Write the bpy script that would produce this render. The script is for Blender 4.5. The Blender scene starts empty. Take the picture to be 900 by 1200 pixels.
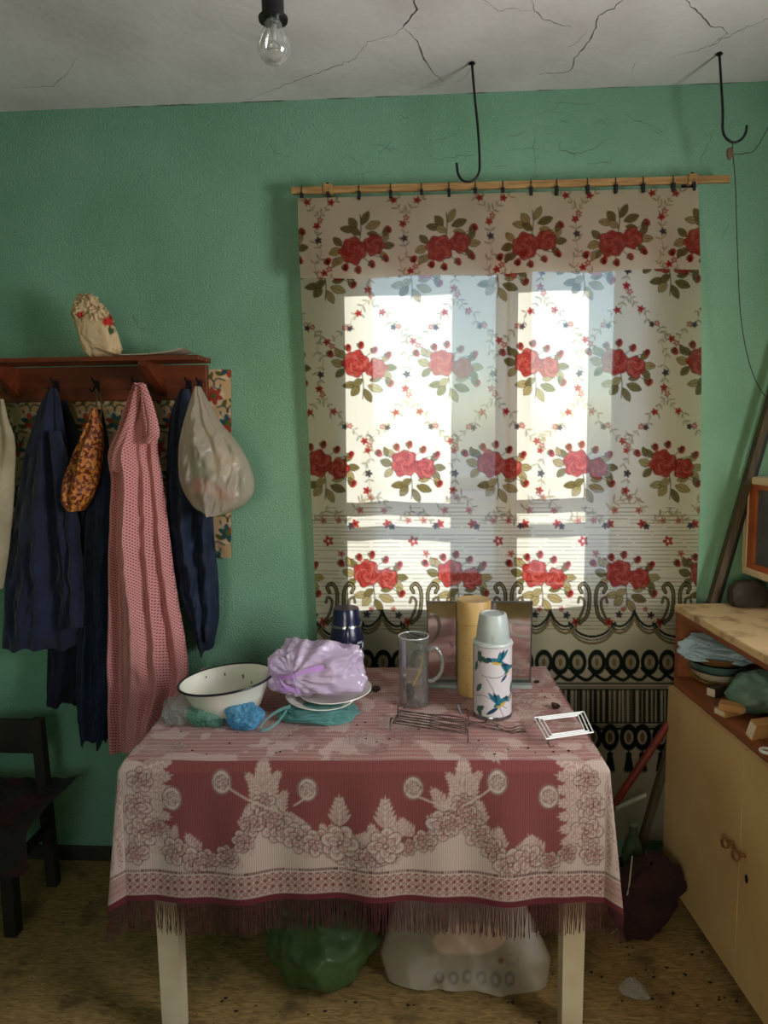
import bpy, math, random
import numpy as np
from mathutils import Matrix, Vector

# ------------------------------------------------------------------ camera, world, sun, lights, exposure
scene = bpy.context.scene
COL = scene.collection
F_PX = 832.0
CAM = np.array([0.0, -2.33, 1.51])
_p, _y, _r = math.radians(6.45), math.radians(3.4), 0.012
FV = np.array([-math.sin(_y) * math.cos(_p), math.cos(_y) * math.cos(_p), -math.sin(_p)])
_R = np.array([math.cos(_y), math.sin(_y), 0.0]); _U = np.cross(_R, FV)
UV_ = _U * math.cos(_r) + _R * math.sin(_r); RV = _R * math.cos(_r) - _U * math.sin(_r)
cam_data = bpy.data.cameras.new('camera'); cam = bpy.data.objects.new('camera', cam_data); COL.objects.link(cam)
cam_data.sensor_width = 36.0; cam_data.lens = F_PX * 36.0 / 1200.0; cam_data.clip_start = 0.02
_m = Matrix(((RV[0], UV_[0], -FV[0], CAM[0]), (RV[1], UV_[1], -FV[1], CAM[1]), (RV[2], UV_[2], -FV[2], CAM[2]), (0, 0, 0, 1)))
cam.matrix_world = _m
scene.camera = cam

world = bpy.data.worlds.new('world'); scene.world = world; world.use_nodes = True
_wn = world.node_tree.nodes; _wl = world.node_tree.links
_bg = _wn['Background']; _sky = _wn.new('ShaderNodeTexSky')
_sky.sky_type = 'NISHITA'; _sky.sun_disc = False; _sky.sun_elevation = math.radians(24); _sky.sun_rotation = math.radians(205)
_wl.new(_sky.outputs[0], _bg.inputs[0]); _bg.inputs[1].default_value = 0.75

SUN_AZ, SUN_EL = math.radians(25), math.radians(20)
_sd = bpy.data.lights.new('sun', 'SUN'); _sd.energy = 8.5; _sd.angle = math.radians(0.6); _sd.color = (1.0, 0.96, 0.91)
sun = bpy.data.objects.new('sun', _sd); COL.objects.link(sun)
_dir = Vector((-math.sin(SUN_AZ) * math.cos(SUN_EL), -math.cos(SUN_AZ) * math.cos(SUN_EL), -math.sin(SUN_EL)))
sun.rotation_euler = _dir.to_track_quat('-Z', 'Y').to_euler(); sun.location = (3, 6, 4)

# daylight entering by the side window (window_2) in the right wall, out of view behind the camera's right shoulder
WALL_X = 1.30
SIDE_WIN = (-1.80, -1.15, 1.10, 1.90)     # y0, y1, z0, z1
_ad = bpy.data.lights.new('side_window_daylight', 'AREA'); _ad.shape = 'RECTANGLE'
_ad.size = SIDE_WIN[1] - SIDE_WIN[0]; _ad.size_y = SIDE_WIN[3] - SIDE_WIN[2]
_ad.energy = 41.0; _ad.color = (0.96, 0.98, 1.0)
side = bpy.data.objects.new('side_window_daylight', _ad); COL.objects.link(side)
side.location = (WALL_X + 0.02, (SIDE_WIN[0] + SIDE_WIN[1]) / 2, (SIDE_WIN[2] + SIDE_WIN[3]) / 2)
side.rotation_euler = Vector((-1, 0, 0)).to_track_quat('-Z', 'Z').to_euler()

# weak fill light at an unseen rear opening, added to brighten the cabinet fronts
REAR_Y = -3.6
ADDED_WIN = (-1.0, -0.2, 0.95, 1.85)       # x0, x1, z0, z1
_rd = bpy.data.lights.new('rear_fill_light', 'AREA'); _rd.shape = 'RECTANGLE'
_rd.size = ADDED_WIN[1] - ADDED_WIN[0]; _rd.size_y = ADDED_WIN[3] - ADDED_WIN[2]; _rd.energy = 5.0; _rd.color = (1.0, 0.96, 0.92)
rear = bpy.data.objects.new('rear_fill_light', _rd); COL.objects.link(rear)
rear.location = ((ADDED_WIN[0] + ADDED_WIN[1]) / 2, REAR_Y - 0.02, (ADDED_WIN[2] + ADDED_WIN[3]) / 2)
rear.rotation_euler = Vector((0, 1, 0)).to_track_quat('-Z', 'Z').to_euler()

vs = scene.view_settings
vs.view_transform = 'Standard'; vs.look = 'None'; vs.gamma = 1.0; vs.use_curve_mapping = False; vs.exposure = 0.0
try:
    scene.cycles.use_denoising = True; scene.cycles.denoiser = 'OPENIMAGEDENOISE'
    scene.cycles.max_bounces = 10; scene.cycles.transparent_max_bounces = 24; scene.cycles.sample_clamp_indirect = 6.0
    scene.cycles.caustics_reflective = False; scene.cycles.caustics_refractive = False
except Exception:
    pass

# ------------------------------------------------------------------ helpers
def ray(x, y): return FV + RV * (x - 450) / F_PX + UV_ * (600 - y) / F_PX
def AY(x, y, Y): r = ray(x, y); return CAM + r * (Y - CAM[1]) / r[1]      # photo point on the upright plane y = Y
def AZ(x, y, Z): r = ray(x, y); return CAM + r * (Z - CAM[2]) / r[2]      # photo point on the level plane z = Z
def AX(x, y, X): r = ray(x, y); return CAM + r * (X - CAM[0]) / r[0]
def PXY(P): d = np.asarray(P, float) - CAM; z = d @ FV; return 450 + F_PX * (d @ RV) / z, 600 - F_PX * (d @ UV_) / z
def MPP(Y): return (Y - CAM[1]) / F_PX                                    # metres per photo pixel at depth Y

def srgb(r, g, b):
    f = lambda c: (c / 255 / 12.92) if c <= 10 else ((c / 255 + 0.055) / 1.055) ** 2.4
    return (f(r), f(g), f(b))

def hash3(i, j, k, seed):
    n = (i * 374761393 + j * 668265263 + k * 2147483647 + seed * 974634777) & 0xffffffff
    n = ((n ^ (n >> 13)) * 1274126177) & 0xffffffff
    n = n ^ (n >> 16)
    return (n & 0xffff) / 32767.5 - 1.0

def vnoise(P, seed=0):
    P = np.asarray(P, float)
    I = np.floor(P).astype(np.int64); f = P - I; f = f * f * (3 - 2 * f)
    out = 0
    for dx in (0, 1):
        for dy in (0, 1):
            for dz in (0, 1):
                w = (f[..., 0] if dx else 1 - f[..., 0]) * (f[..., 1] if dy else 1 - f[..., 1]) * (f[..., 2] if dz else 1 - f[..., 2])
                out = out + w * hash3(I[..., 0] + dx, I[..., 1] + dy, I[..., 2] + dz, seed)
    return out

def fbm(P, seed=0, octv=3):
    a, s, o = 1.0, 0, np.asarray(P, float)
    for k in range(octv):
        s = s + a * vnoise(o, seed + k); o = o * 2.03 + 5.1; a *= 0.5
    return s

def smooth_interp(x, xp, fp):
    x = np.asarray(x, float); xp = np.asarray(xp, float); fp = np.asarray(fp, float)
    m = np.gradient(fp, xp)
    i = np.clip(np.searchsorted(xp, x) - 1, 0, len(xp) - 2)
    h = xp[i + 1] - xp[i]; t = np.clip((x - xp[i]) / h, 0, 1)
    h00 = 2 * t**3 - 3 * t**2 + 1; h10 = t**3 - 2 * t**2 + t; h01 = -2 * t**3 + 3 * t**2; h11 = t**3 - t**2
    return h00 * fp[i] + h10 * h * m[i] + h01 * fp[i + 1] + h11 * h * m[i + 1]

# ---- materials
MATS = {}
def new_mat(name):
    m = bpy.data.materials.new(name); m.use_nodes = True
    nt = m.node_tree
    return m, nt, nt.nodes['Principled BSDF'], nt.nodes['Material Output']

def mat(name, col, rough=0.6, metal=0.0, col2=None, scale=12.0, detail=4.0, lo=0.35, hi=0.65, bump=0.0, bscale=60.0, bdist=0.004,
        stretch=None, spec=0.4, sheen=0.0, coords='Object'):
    m, nt, b, out = new_mat(name)
    N, L = nt.nodes, nt.links
    b.inputs['Roughness'].default_value = rough; b.inputs['Metallic'].default_value = metal
    b.inputs['Specular IOR Level'].default_value = spec
    if sheen: b.inputs['Sheen Weight'].default_value = sheen
    tc = N.new('ShaderNodeTexCoord'); mp = N.new('ShaderNodeMapping'); L.new(tc.outputs[coords], mp.inputs[0])
    if stretch: mp.inputs['Scale'].default_value = stretch
    b.inputs['Base Color'].default_value = (*col, 1)
    if col2 is not None:
        nz = N.new('ShaderNodeTexNoise'); nz.inputs['Scale'].default_value = scale; nz.inputs['Detail'].default_value = detail
        L.new(mp.outputs[0], nz.inputs['Vector'])
        cr = N.new('ShaderNodeValToRGB'); cr.color_ramp.elements[0].position = lo; cr.color_ramp.elements[1].position = hi
        cr.color_ramp.elements[0].color = (*col, 1); cr.color_ramp.elements[1].color = (*col2, 1)
        L.new(nz.outputs['Fac'], cr.inputs[0]); L.new(cr.outputs[0], b.inputs['Base Color'])
    if bump:
        nb = N.new('ShaderNodeTexNoise'); nb.inputs['Scale'].default_value = bscale; nb.inputs['Detail'].default_value = 3
        L.new(mp.outputs[0], nb.inputs['Vector'])
        bp = N.new('ShaderNodeBump'); bp.inputs['Strength'].default_value = bump; bp.inputs['Distance'].default_value = bdist
        L.new(nb.outputs['Fac'], bp.inputs['Height']); L.new(bp.outputs[0], b.inputs['Normal'])
    MATS[name] = m
    return m

def attr_mat(name, rough=0.8, spec=0.2, bump=0.0, bscale=300.0, weave=None, sheen=0.0):
    """surface whose print sits in the mesh colour attribute 'Col'"""
    m, nt, b, out = new_mat(name); N, L = nt.nodes, nt.links
    at = N.new('ShaderNodeAttribute'); at.attribute_name = 'Col'
    b.inputs['Roughness'].default_value = rough; b.inputs['Specular IOR Level'].default_value = spec
    if sheen: b.inputs['Sheen Weight'].default_value = sheen
    src = at.outputs['Color']
    tc = N.new('ShaderNodeTexCoord')
    if weave:
        uvn = N.new('ShaderNodeUVMap')
        wv = N.new('ShaderNodeTexWave'); wv.inputs['Scale'].default_value = weave[0]; wv.wave_type = 'BANDS'
        L.new(uvn.outputs[0], wv.inputs['Vector'])
        mx = N.new('ShaderNodeMix'); mx.data_type = 'RGBA'; mx.blend_type = 'MULTIPLY'
        mx.inputs['Factor'].default_value = weave[1]
        L.new(src, mx.inputs[6]); L.new(wv.outputs['Color'], mx.inputs[7]); src = mx.outputs[2]
    L.new(src, b.inputs['Base Color'])
    if bump:
        nb = N.new('ShaderNodeTexNoise'); nb.inputs['Scale'].default_value = bscale
        L.new(tc.outputs['Object'], nb.inputs['Vector'])
        bp = N.new('ShaderNodeBump'); bp.inputs['Strength'].default_value = bump; bp.inputs['Distance'].default_value = 0.002
        L.new(nb.outputs['Fac'], bp.inputs['Height']); L.new(bp.outputs[0], b.inputs['Normal'])
    MATS[name] = m
    return m

def plastic_film(name, col, clear=0.35, rough=0.25, trans=0.5):
    """thin crumpled polythene: part see-through, part diffuse, part glossy"""
    m, nt, b, out = new_mat(name); N, L = nt.nodes, nt.links
    b.inputs['Base Color'].default_value = (*col, 1); b.inputs['Roughness'].default_value = rough
    tl = N.new('ShaderNodeBsdfTranslucent'); tl.inputs[0].default_value = (*col, 1)
    tr = N.new('ShaderNodeBsdfTransparent'); tr.inputs[0].default_value = tuple(0.5 + 0.5 * c for c in col) + (1,)
    m1 = N.new('ShaderNodeMixShader'); m1.inputs[0].default_value = trans
    m2 = N.new('ShaderNodeMixShader'); m2.inputs[0].default_value = clear
    tc = N.new('ShaderNodeTexCoord'); nb = N.new('ShaderNodeTexNoise'); nb.inputs['Scale'].default_value = 45; nb.inputs['Detail'].default_value = 2
    L.new(tc.outputs['Object'], nb.inputs['Vector'])
    bp = N.new('ShaderNodeBump'); bp.inputs['Strength'].default_value = 0.5; bp.inputs['Distance'].default_value = 0.006
    L.new(nb.outputs['Fac'], bp.inputs['Height']); L.new(bp.outputs[0], b.inputs['Normal'])
    L.new(b.outputs[0], m1.inputs[1]); L.new(tl.outputs[0], m1.inputs[2])
    L.new(m1.outputs[0], m2.inputs[1]); L.new(tr.outputs[0], m2.inputs[2]); L.new(m2.outputs[0], out.inputs[0])
    MATS[name] = m
    return m

def clear_glass(name, tint=(0.96, 0.98, 0.97), gloss=0.12, rough=0.03, dirt=None):
    m, nt, b, out = new_mat(name); N, L = nt.nodes, nt.links
    tr = N.new('ShaderNodeBsdfTransparent'); tr.inputs[0].default_value = (*tint, 1)
    gl = N.new('ShaderNodeBsdfGlossy'); gl.inputs[1].default_value = rough
    lw = N.new('ShaderNodeLayerWeight'); lw.inputs[0].default_value = 0.35
    mul = N.new('ShaderNodeMath'); mul.operation = 'MULTIPLY_ADD'; mul.inputs[1].default_value = 0.5; mul.inputs[2].default_value = gloss * 0.4
    L.new(lw.outputs['Fresnel'], mul.inputs[0])
    mx = N.new('ShaderNodeMixShader'); L.new(mul.outputs[0], mx.inputs[0]); L.new(tr.outputs[0], mx.inputs[1]); L.new(gl.outputs[0], mx.inputs[2])
    last = mx.outputs[0]
    if dirt:
        df = N.new('ShaderNodeBsdfDiffuse'); df.inputs[0].default_value = (*dirt[0], 1)
        m2 = N.new('ShaderNodeMixShader'); m2.inputs[0].default_value = dirt[1]
        L.new(last, m2.inputs[1]); L.new(df.outputs[0], m2.inputs[2]); last = m2.outputs[0]
    L.new(last, out.inputs[0]); MATS[name] = m
    return m

# ---- objects
def tag(o, label=None, cat=None, group=None, kind=None):
    if label: o['label'] = label
    if cat: o['category'] = cat
    if group: o['group'] = group
    if kind: o['kind'] = kind
    return o

def thing(name, label, cat, loc=(0, 0, 0), rotz=0.0, group=None):
    o = bpy.data.objects.new(name, None); COL.objects.link(o)
    o.empty_display_size = 0.05
    o.location = tuple(float(c) for c in loc); o.rotation_euler = (0, 0, rotz)
    return tag(o, label, cat, group)

def link(name, me, material, parent=None, smooth=True):
    o = bpy.data.objects.new(name, me); COL.objects.link(o)
    if material is not None: me.materials.append(material)
    if parent is not None: o.parent = parent
    if smooth and len(me.polygons): me.polygons.foreach_set('use_smooth', np.ones(len(me.polygons), dtype=bool))
    me.update()
    return o

def grid(name, P, material, parent=None, col=None, uv=None, closed=False, smooth=True, origin=None):
    """P [rows, cols, 3] -> one quad grid; closed joins the last column to the first"""
    nv, nu = P.shape[:2]
    P = P.reshape(-1, 3)
    if origin is not None: P = P - np.asarray(origin)
    idx = np.arange(nv * nu).reshape(nv, nu)
    a = idx[:-1]; b = idx[1:]
    if closed: a2 = np.roll(a, -1, 1); b2 = np.roll(b, -1, 1)
    else: a2 = a[:, 1:]; b2 = b[:, 1:]; a = a[:, :-1]; b = b[:, :-1]
    q = np.stack([a, b, b2, a2], -1).reshape(-1, 4)
    me = bpy.data.meshes.new(name)
    me.vertices.add(len(P)); me.vertices.foreach_set('co', P.astype(np.float32).ravel())
    me.loops.add(q.size); me.loops.foreach_set('vertex_index', q.astype(np.int32).ravel())
    me.polygons.add(len(q)); me.polygons.foreach_set('loop_start', np.arange(0, q.size, 4, dtype=np.int32))
    me.update(calc_edges=True)
    if col is not None:
        c = np.concatenate([col.reshape(-1, 3), np.ones((len(P), 1))], 1).astype(np.float32)
        at = me.color_attributes.new('Col', 'FLOAT_COLOR', 'POINT'); at.data.foreach_set('color', c.ravel())
    if uv is not None:
        u = me.uv_layers.new(name='UVMap'); u.data.foreach_set('uv', uv.reshape(-1, 2)[q.ravel()].astype(np.float32).ravel())
    return link(name, me, material, parent, smooth)

class MB:
    """collects shapes for ONE mesh"""
    def __init__(s): s.v = []; s.f = []
    def add(s, v, f):
        n = len(s.v); s.v += [tuple(float(c) for c in p) for p in v]; s.f += [tuple(i + n for i in q) for q in f]; return s
    def box(s, x0, x1, y0, y1, z0, z1, ch=0.0):
        if ch <= 0:
            v = [(x, y, z) for z in (z0, z1) for y in (y0, y1) for x in (x0, x1)]
            return s.add(v, [(0, 2, 3, 1), (4, 5, 7, 6), (0, 1, 5, 4), (2, 6, 7, 3), (0, 4, 6, 2), (1, 3, 7, 5)])
        # chamfered box: three shells of rectangles stacked in z
        def ring(z, i): return [(x0 + i, y0, z), (x1 - i, y0, z), (x1, y0 + i, z), (x1, y1 - i, z), (x1 - i, y1, z), (x0 + i, y1, z), (x0, y1 - i, z), (x0, y0 + i, z)]
        def ringi(z): c = ch; return [(x0 + c, y0 + c * .5, z), (x1 - c, y0 + c * .5, z), (x1 - c * .5, y0 + c, z), (x1 - c * .5, y1 - c, z), (x1 - c, y1 - c * .5, z), (x0 + c, y1 - c * .5, z), (x0 + c * .5, y1 - c, z), (x0 + c * .5, y0 + c, z)]
        v = ringi(z0) + ring(z0 + ch, ch) + ring(z1 - ch, ch) + ringi(z1)
        f = [tuple(range(7, -1, -1)), tuple(range(24, 32))]
        for k in range(3):
            for i in range(8): j = (i + 1) % 8; f.append((k * 8 + i, k * 8 + j, k * 8 + 8 + j, k * 8 + 8 + i))
        return s.add(v, f)
    def beam(s, a, b, w, h, up=(0, 0, 1)):
        a = np.array(a, float); b = np.array(b, float); d = b - a; d /= np.linalg.norm(d)
        r = np.cross(d, up); r /= np.linalg.norm(r); u = np.cross(r, d)
        v = [p + r * sx * w / 2 + u * sy * h / 2 for p in (a, b) for sy in (-1, 1) for sx in (-1, 1)]
        return s.add(v, [(0, 2, 3, 1), (4, 5, 7, 6), (0, 1, 5, 4), (2, 6, 7, 3), (0, 4, 6, 2), (1, 3, 7, 5)])
    def tube(s, pts, r, n=8, caps=True):
        pts = [np.array(p, float) for p in pts]; m = len(pts)
        rs = r if hasattr(r, '__len__') else [r] * m
        t0 = pts[1] - pts[0]; ref = np.array([0, 0, 1.0]) if abs(t0[2]) < 0.9 * np.linalg.norm(t0) else np.array([1.0, 0, 0])
        v = []; 
        for i in range(m):
            t = pts[min(i + 1, m - 1)] - pts[max(i - 1, 0)]; t = t / (np.linalg.norm(t) + 1e-12)
            ref = ref - t * (ref @ t); ref = ref / (np.linalg.norm(ref) + 1e-12); b = np.cross(t, ref)
            for k in range(n):
                a = 2 * math.pi * k / n; v.append(pts[i] + (ref * math.cos(a) + b * math.sin(a)) * rs[i])
        f = []
        for i in range(m - 1):
            for k in range(n): j = (k + 1) % n; f.append((i * n + k, i * n + j, (i + 1) * n + j, (i + 1) * n + k))
        if caps: f.append(tuple(range(n - 1, -1, -1))); f.append(tuple((m - 1) * n + k for k in range(n)))
        return s.add(v, f)
    def lathe(s, prof, n=32, c=(0, 0, 0), closed=False):
        m = len(prof); v = []
        for (r, z) in prof:
            for k in range(n): a = 2 * math.pi * k / n; v.append((c[0] + r * math.cos(a), c[1] + r * math.sin(a), c[2] + z))
        f = []
        for i in range(m - (0 if closed else 1)):
            i2 = (i + 1) % m
            for k in range(n): j = (k + 1) % n; f.append((i * n + k, i * n + j, i2 * n + j, i2 * n + k))
        if not closed:
            if prof[0][0] > 1e-6: f.append(tuple(range(n - 1, -1, -1)))
            if prof[-1][0] > 1e-6: f.append(tuple((m - 1) * n + k for k in range(n)))
        return s.add(v, f)
    def prism(s, poly, y0, y1):
        """polygon in x,z pulled from y0 to y1"""
        n = len(poly); v = [(x, y0, z) for x, z in poly] + [(x, y1, z) for x, z in poly]
        f = [tuple(range(n)), tuple(range(2 * n - 1, n - 1, -1))] + [(i, (i + 1) % n + 0, (i + 1) % n + n, i + n) for i in range(n)]
        return s.add(v, f)
    def build(s, name, material, parent=None, smooth=False, origin=None):
        v = s.v if origin is None else [(p[0] - origin[0], p[1] - origin[1], p[2] - origin[2]) for p in s.v]
        me = bpy.data.meshes.new(name); me.from_pydata(v, [], s.f); me.validate()
        o = link(name, me, material, parent, smooth)
        if smooth:
            try: me.set_sharp_from_angle(angle=math.radians(40))
            except Exception: pass
        return o

def curve3(pts, n=24):
    """smooth path through the given points"""
    pts = np.array(pts, float); t = np.arange(len(pts)); q = np.linspace(0, len(pts) - 1, n)
    return np.stack([smooth_interp(q, t, pts[:, k]) for k in range(3)], 1)

def blob(name, radii, material, parent=None, loc=(0, 0, 0), seed=1, crumple=0.1, freq=4.0, facet=0, ridge=0.035, floor=None, nu=90, nv=60, power=1.0, rotz=0.0, shape=None, paint=None):
    """crumpled closed bag; radii in metres, crumple relative to size; flattened where it lies on z = floor (local)"""
    th = np.linspace(0, 2 * np.pi, nu, endpoint=False); ph = np.linspace(0.03, np.pi - 0.03, nv)
    T, Ph = np.meshgrid(th, ph)
    sg = lambda a: np.sign(a) * np.abs(a) ** power
    D = np.stack([sg(np.cos(T) * np.sin(Ph)), sg(np.sin(T) * np.sin(Ph)), sg(np.cos(Ph))], -1)
    n1 = 1 - 2 * np.abs(fbm(D * freq + seed * 7.3, seed, 3)); n2 = fbm(D * freq * 0.5 + seed * 3.1, seed + 9, 2)
    s = 1 + crumple * (0.6 * n1 + 0.7 * n2)
    if facet:
        rs = np.random.RandomState(seed); nk = rs.normal(size=(facet, 3)); nk /= np.linalg.norm(nk, axis=1)[:, None]
        hk = rs.uniform(.74, 1.06, facet); Dn = D / np.linalg.norm(D, axis=-1)[..., None]
        s = s * np.minimum(1.08, (hk / np.maximum(Dn @ nk.T, 1e-3)).min(-1))
        s = s + ridge * (1 - 2 * np.abs(vnoise(Dn * freq * 2.6 + 4.4, seed + 3))) + .4 * ridge * (1 - 2 * np.abs(vnoise(Dn * freq * 5.3 + 1.7, seed + 8)))
    P = D * s[..., None] * np.array(radii)
    if shape is not None: P = shape(P, D)
    c, sn = math.cos(rotz), math.sin(rotz)
    P = np.stack([P[..., 0] * c - P[..., 1] * sn, P[..., 0] * sn + P[..., 1] * c, P[..., 2]], -1)
    if floor is not None: P[..., 2] = np.where(P[..., 2] < floor, floor + 0.02 * (P[..., 2] - floor), P[..., 2])
    P = P[::-1]
    o = grid(name, P, material, parent, closed=True, col=None if paint is None else paint(P))
    o.location = tuple(float(k) for k in loc)
    return o

def garment(name, rows, Y, material, label=None, cat=None, parent=None, thick=0.05, folds=5, amp=0.018, seed=1, hem=0.012, nt=90, nu=140, group=None, paint=None, top_thick=0.25, crinkle=0.0):
    """hanging cloth: closed tube whose outline follows rows of (height, left, right) read at depth Y"""
    rows = sorted(rows)
    py = np.array([r[0] for r in rows], float)
    A = np.array([AY(r[1], r[0], Y) for r in rows]); B = np.array([AY(r[2], r[0], Y) for r in rows])
    q = np.linspace(py[0], py[-1], nt)
    xl = smooth_interp(q, py, A[:, 0]); xr = smooth_interp(q, py, B[:, 0]); z = smooth_interp(q, py, A[:, 2])
    t = np.linspace(0, 1, nt)
    rng = random.Random(seed)
    th = np.linspace(0, 2 * np.pi, nu, endpoint=False)
    Tt, Th = np.meshgrid(t, th, indexing='ij')
    cx = ((xl + xr) / 2)[:, None]; hw = ((xr - xl) / 2)[:, None]
    xx = np.cos(Th)
    dep = thick * (top_thick + (1 - top_thick) * np.minimum(1, Tt * 2.2)) 
    fold = 0
    for k in range(4):
        n = folds * (0.55 + 0.5 * k); p0 = rng.uniform(0, 6.28); p1 = rng.uniform(-2.2, 2.2)
        fold = fold + np.sin(n * xx * 1.6 + p0 + p1 * Tt + 0.8 * np.sin(3 * Tt + p0)) / (1 + 0.7 * k)
    fold = fold * amp * np.minimum(1, 0.25 + Tt * 1.6)
    edge = np.sqrt(np.maximum(0, 1 - xx ** 2))
    P = np.zeros((nt, nu, 3))
    P[..., 0] = cx + hw * xx
    P[..., 1] = Y - np.sin(Th) * dep - fold * edge * np.where(np.sin(Th) > 0, 1, 0.3)
    wr = fbm(np.stack([P[..., 0] * 14, P[..., 1] * 4, z[:, None] * 9 + 0 * Th], -1), seed, 3)
    P[..., 1] += wr * amp * 0.35 * edge
    if crinkle:
        cs = np.stack([P[..., 0] * 22 - z[:, None] * 7, np.sin(Th) * 1.3, z[:, None] * 9 + P[..., 0] * 9], -1)
        P[..., 1] -= crinkle * (1 - 2.2 * np.abs(fbm(cs, seed + 5, 3))) * edge * np.minimum(1, Tt * 3)
    P[..., 2] = z[:, None] + hem * (np.sin(5 * xx + seed) + 0.6 * np.sin(11 * xx + 2 * seed)) * Tt ** 6
    P[..., 1] = np.minimum(P[..., 1], -0.006)
    base = np.array([float(np.mean(P[..., 0])), Y, float(z[-1])])
    o = grid(name, P, material, parent, closed=True, origin=base, col=None if paint is None else paint(P))
    o.location = tuple(base)
    if label: tag(o, label, cat, group)
    return o

# ---- flat print painted on a fine canvas and then carried by mesh vertices
class Canvas:
    def __init__(s, u0, u1, v0, v1, step, base, lw=1.0):
        s.lw = lw
        s.u = np.arange(u0, u1 + step, step); s.v = np.arange(v0, v1 + step, step); s.step = step
        s.C = np.ones((len(s.v), len(s.u), 3)) * np.array(base); s.rng = random.Random(5)
    def win(s, a, b, c, d):
        i0 = max(0, int((a - s.u[0]) / s.step) - 1); i1 = min(len(s.u), int((b - s.u[0]) / s.step) + 3)
        j0 = max(0, int((c - s.v[0]) / s.step) - 1); j1 = min(len(s.v), int((d - s.v[0]) / s.step) + 3)
        if i1 <= i0 or j1 <= j0: return None
        U, V = np.meshgrid(s.u[i0:i1], s.v[j0:j1]); return s.C[j0:j1, i0:i1], U, V
    def cov(s, d): return np.clip(0.5 - d / s.step, 0, 1)      # signed distance -> coverage
    def put(s, C, m, col, a=1.0): m = (m * a)[..., None]; C[...] = C * (1 - m) + np.array(col) * m
    def ellipse(s, cx, cy, rx, ry, ang, col, a=1.0):
        R = max(rx, ry) + s.step; w = s.win(cx - R, cx + R, cy - R, cy + R)
        if w is None: return
        C, U, V = w; ca, sa = math.cos(ang), math.sin(ang)
        x = (U - cx) * ca + (V - cy) * sa; y = -(U - cx) * sa + (V - cy) * ca
        d = (np.sqrt((x / rx) ** 2 + (y / ry) ** 2) - 1) * min(rx, ry); s.put(C, s.cov(d), col, a)
    def ring(s, cx, cy, rx, ry, wd, col, a=1.0):
        R = max(rx, ry) + wd; w = s.win(cx - R, cx + R, cy - R, cy + R)
        if w is None: return
        C, U, V = w; d = np.abs(np.sqrt(((U - cx) / rx) ** 2 + ((V - cy) / ry) ** 2) - 1) * min(rx, ry) - wd / 2; s.put(C, s.cov(d), col, a)
    def line(s, pts, wd, col, a=1.0):
        pts = np.array(pts, float)
        M = wd + 2 * s.step; w = s.win(pts[:, 0].min() - M, pts[:, 0].max() + M, pts[:, 1].min() - M, pts[:, 1].max() + M)
        if w is None: return
        C, U, V = w; D = np.full(U.shape, 1e9)
        for p, q in zip(pts[:-1], pts[1:]):
            e = q - p; L = e @ e + 1e-12; t = np.clip(((U - p[0]) * e[0] + (V - p[1]) * e[1]) / L, 0, 1)
            D = np.minimum(D, np.hypot(U - p[0] - t * e[0], V - p[1] - t * e[1]))
        s.put(C, np.clip(0.5 - (D - wd / 2) / s.step, 0, 1) * min(1, wd / s.step), col, a)
    def leaf(s, x, y, L, wd, ang, fill, edge=None, a=1.0):
        w = s.win(x - L * 1.1, x + L * 1.1, y - L * 1.1, y + L * 1.1)
        if w is None: return
        C, U, V = w; ca, sa = math.cos(ang), math.sin(ang)
        t = ((U - x) * ca + (V - y) * sa) / L; n = -(U - x) * sa + (V - y) * ca
        hw = wd / 2 * np.sin(np.pi * np.clip(t, 0, 1)) ** 0.75; hw = np.where((t < 0) | (t > 1), -1.0 * L, hw)
        d = np.abs(n) - hw; s.put(C, s.cov(d), fill, a)
        if edge is not None:
            s.put(C, s.cov(np.abs(d) - s.step * 0.5 * s.lw), edge, 0.75 * a); s.put(C, s.cov(np.abs(n) - s.step * 0.35 * s.lw) * (d < 0), edge, 0.6 * a)
    def rose(s, cx, cy, r, fill, dark, light=None, seed=0, a=1.0, rings=3):
        w = s.win(cx - 1.3 * r, cx + 1.3 * r, cy - 1.3 * r, cy + 1.3 * r)
        if w is None: return
        C, U, V = w; x, y = U - cx, V - cy; rho = np.hypot(x, y); th = np.arctan2(y, x)
        R = r * (1 + 0.07 * np.cos(7 * th + seed) + 0.05 * np.cos(4 * th + 2 * seed)); d = rho - R
        s.put(C, s.cov(d), fill, a)
        if light is not None: s.put(C, np.clip(np.sin(3 * th + rho / r * 7 + seed) * 0.8, 0, 1) * (d < 0), light, 0.6 * a)
        for k in range(rings):
            rk = r * (0.25 + 0.62 * k / max(1, rings - 1)) * (1 + 0.16 * np.sin((3 + k) * th + seed * 1.7 + k * 2))
            s.put(C, s.cov(np.abs(rho - rk) - s.step * 0.55 * s.lw) * (np.sin((2 + k) * th + seed + k) > -0.55) * (d < 0), dark, 0.8 * a)
        s.put(C, s.cov(np.abs(np.sin(th * 2.5 + rho / r * 3 + seed)) * rho * 0.5 - s.step * 0.4 * s.lw) * (rho > 0.45 * r) * (d < 0), dark, 0.45 * a)
        s.put(C, s.cov(np.abs(d) - s.step * 0.6 * s.lw), dark, 0.7 * a)
    def flower(s, cx, cy, r, fill, mid, seed=0, a=1.0):
        w = s.win(cx - 1.3 * r, cx + 1.3 * r, cy - 1.3 * r, cy + 1.3 * r)
        if w is None: return
        C, U, V = w; x, y = U - cx, V - cy; rho = np.hypot(x, y); th = np.arctan2(y, x)
        s.put(C, s.cov(rho - r * (0.84 + 0.2 * np.cos(5 * th + seed))), fill, a); s.put(C, s.cov(rho - r * 0.22), mid, a)
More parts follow.
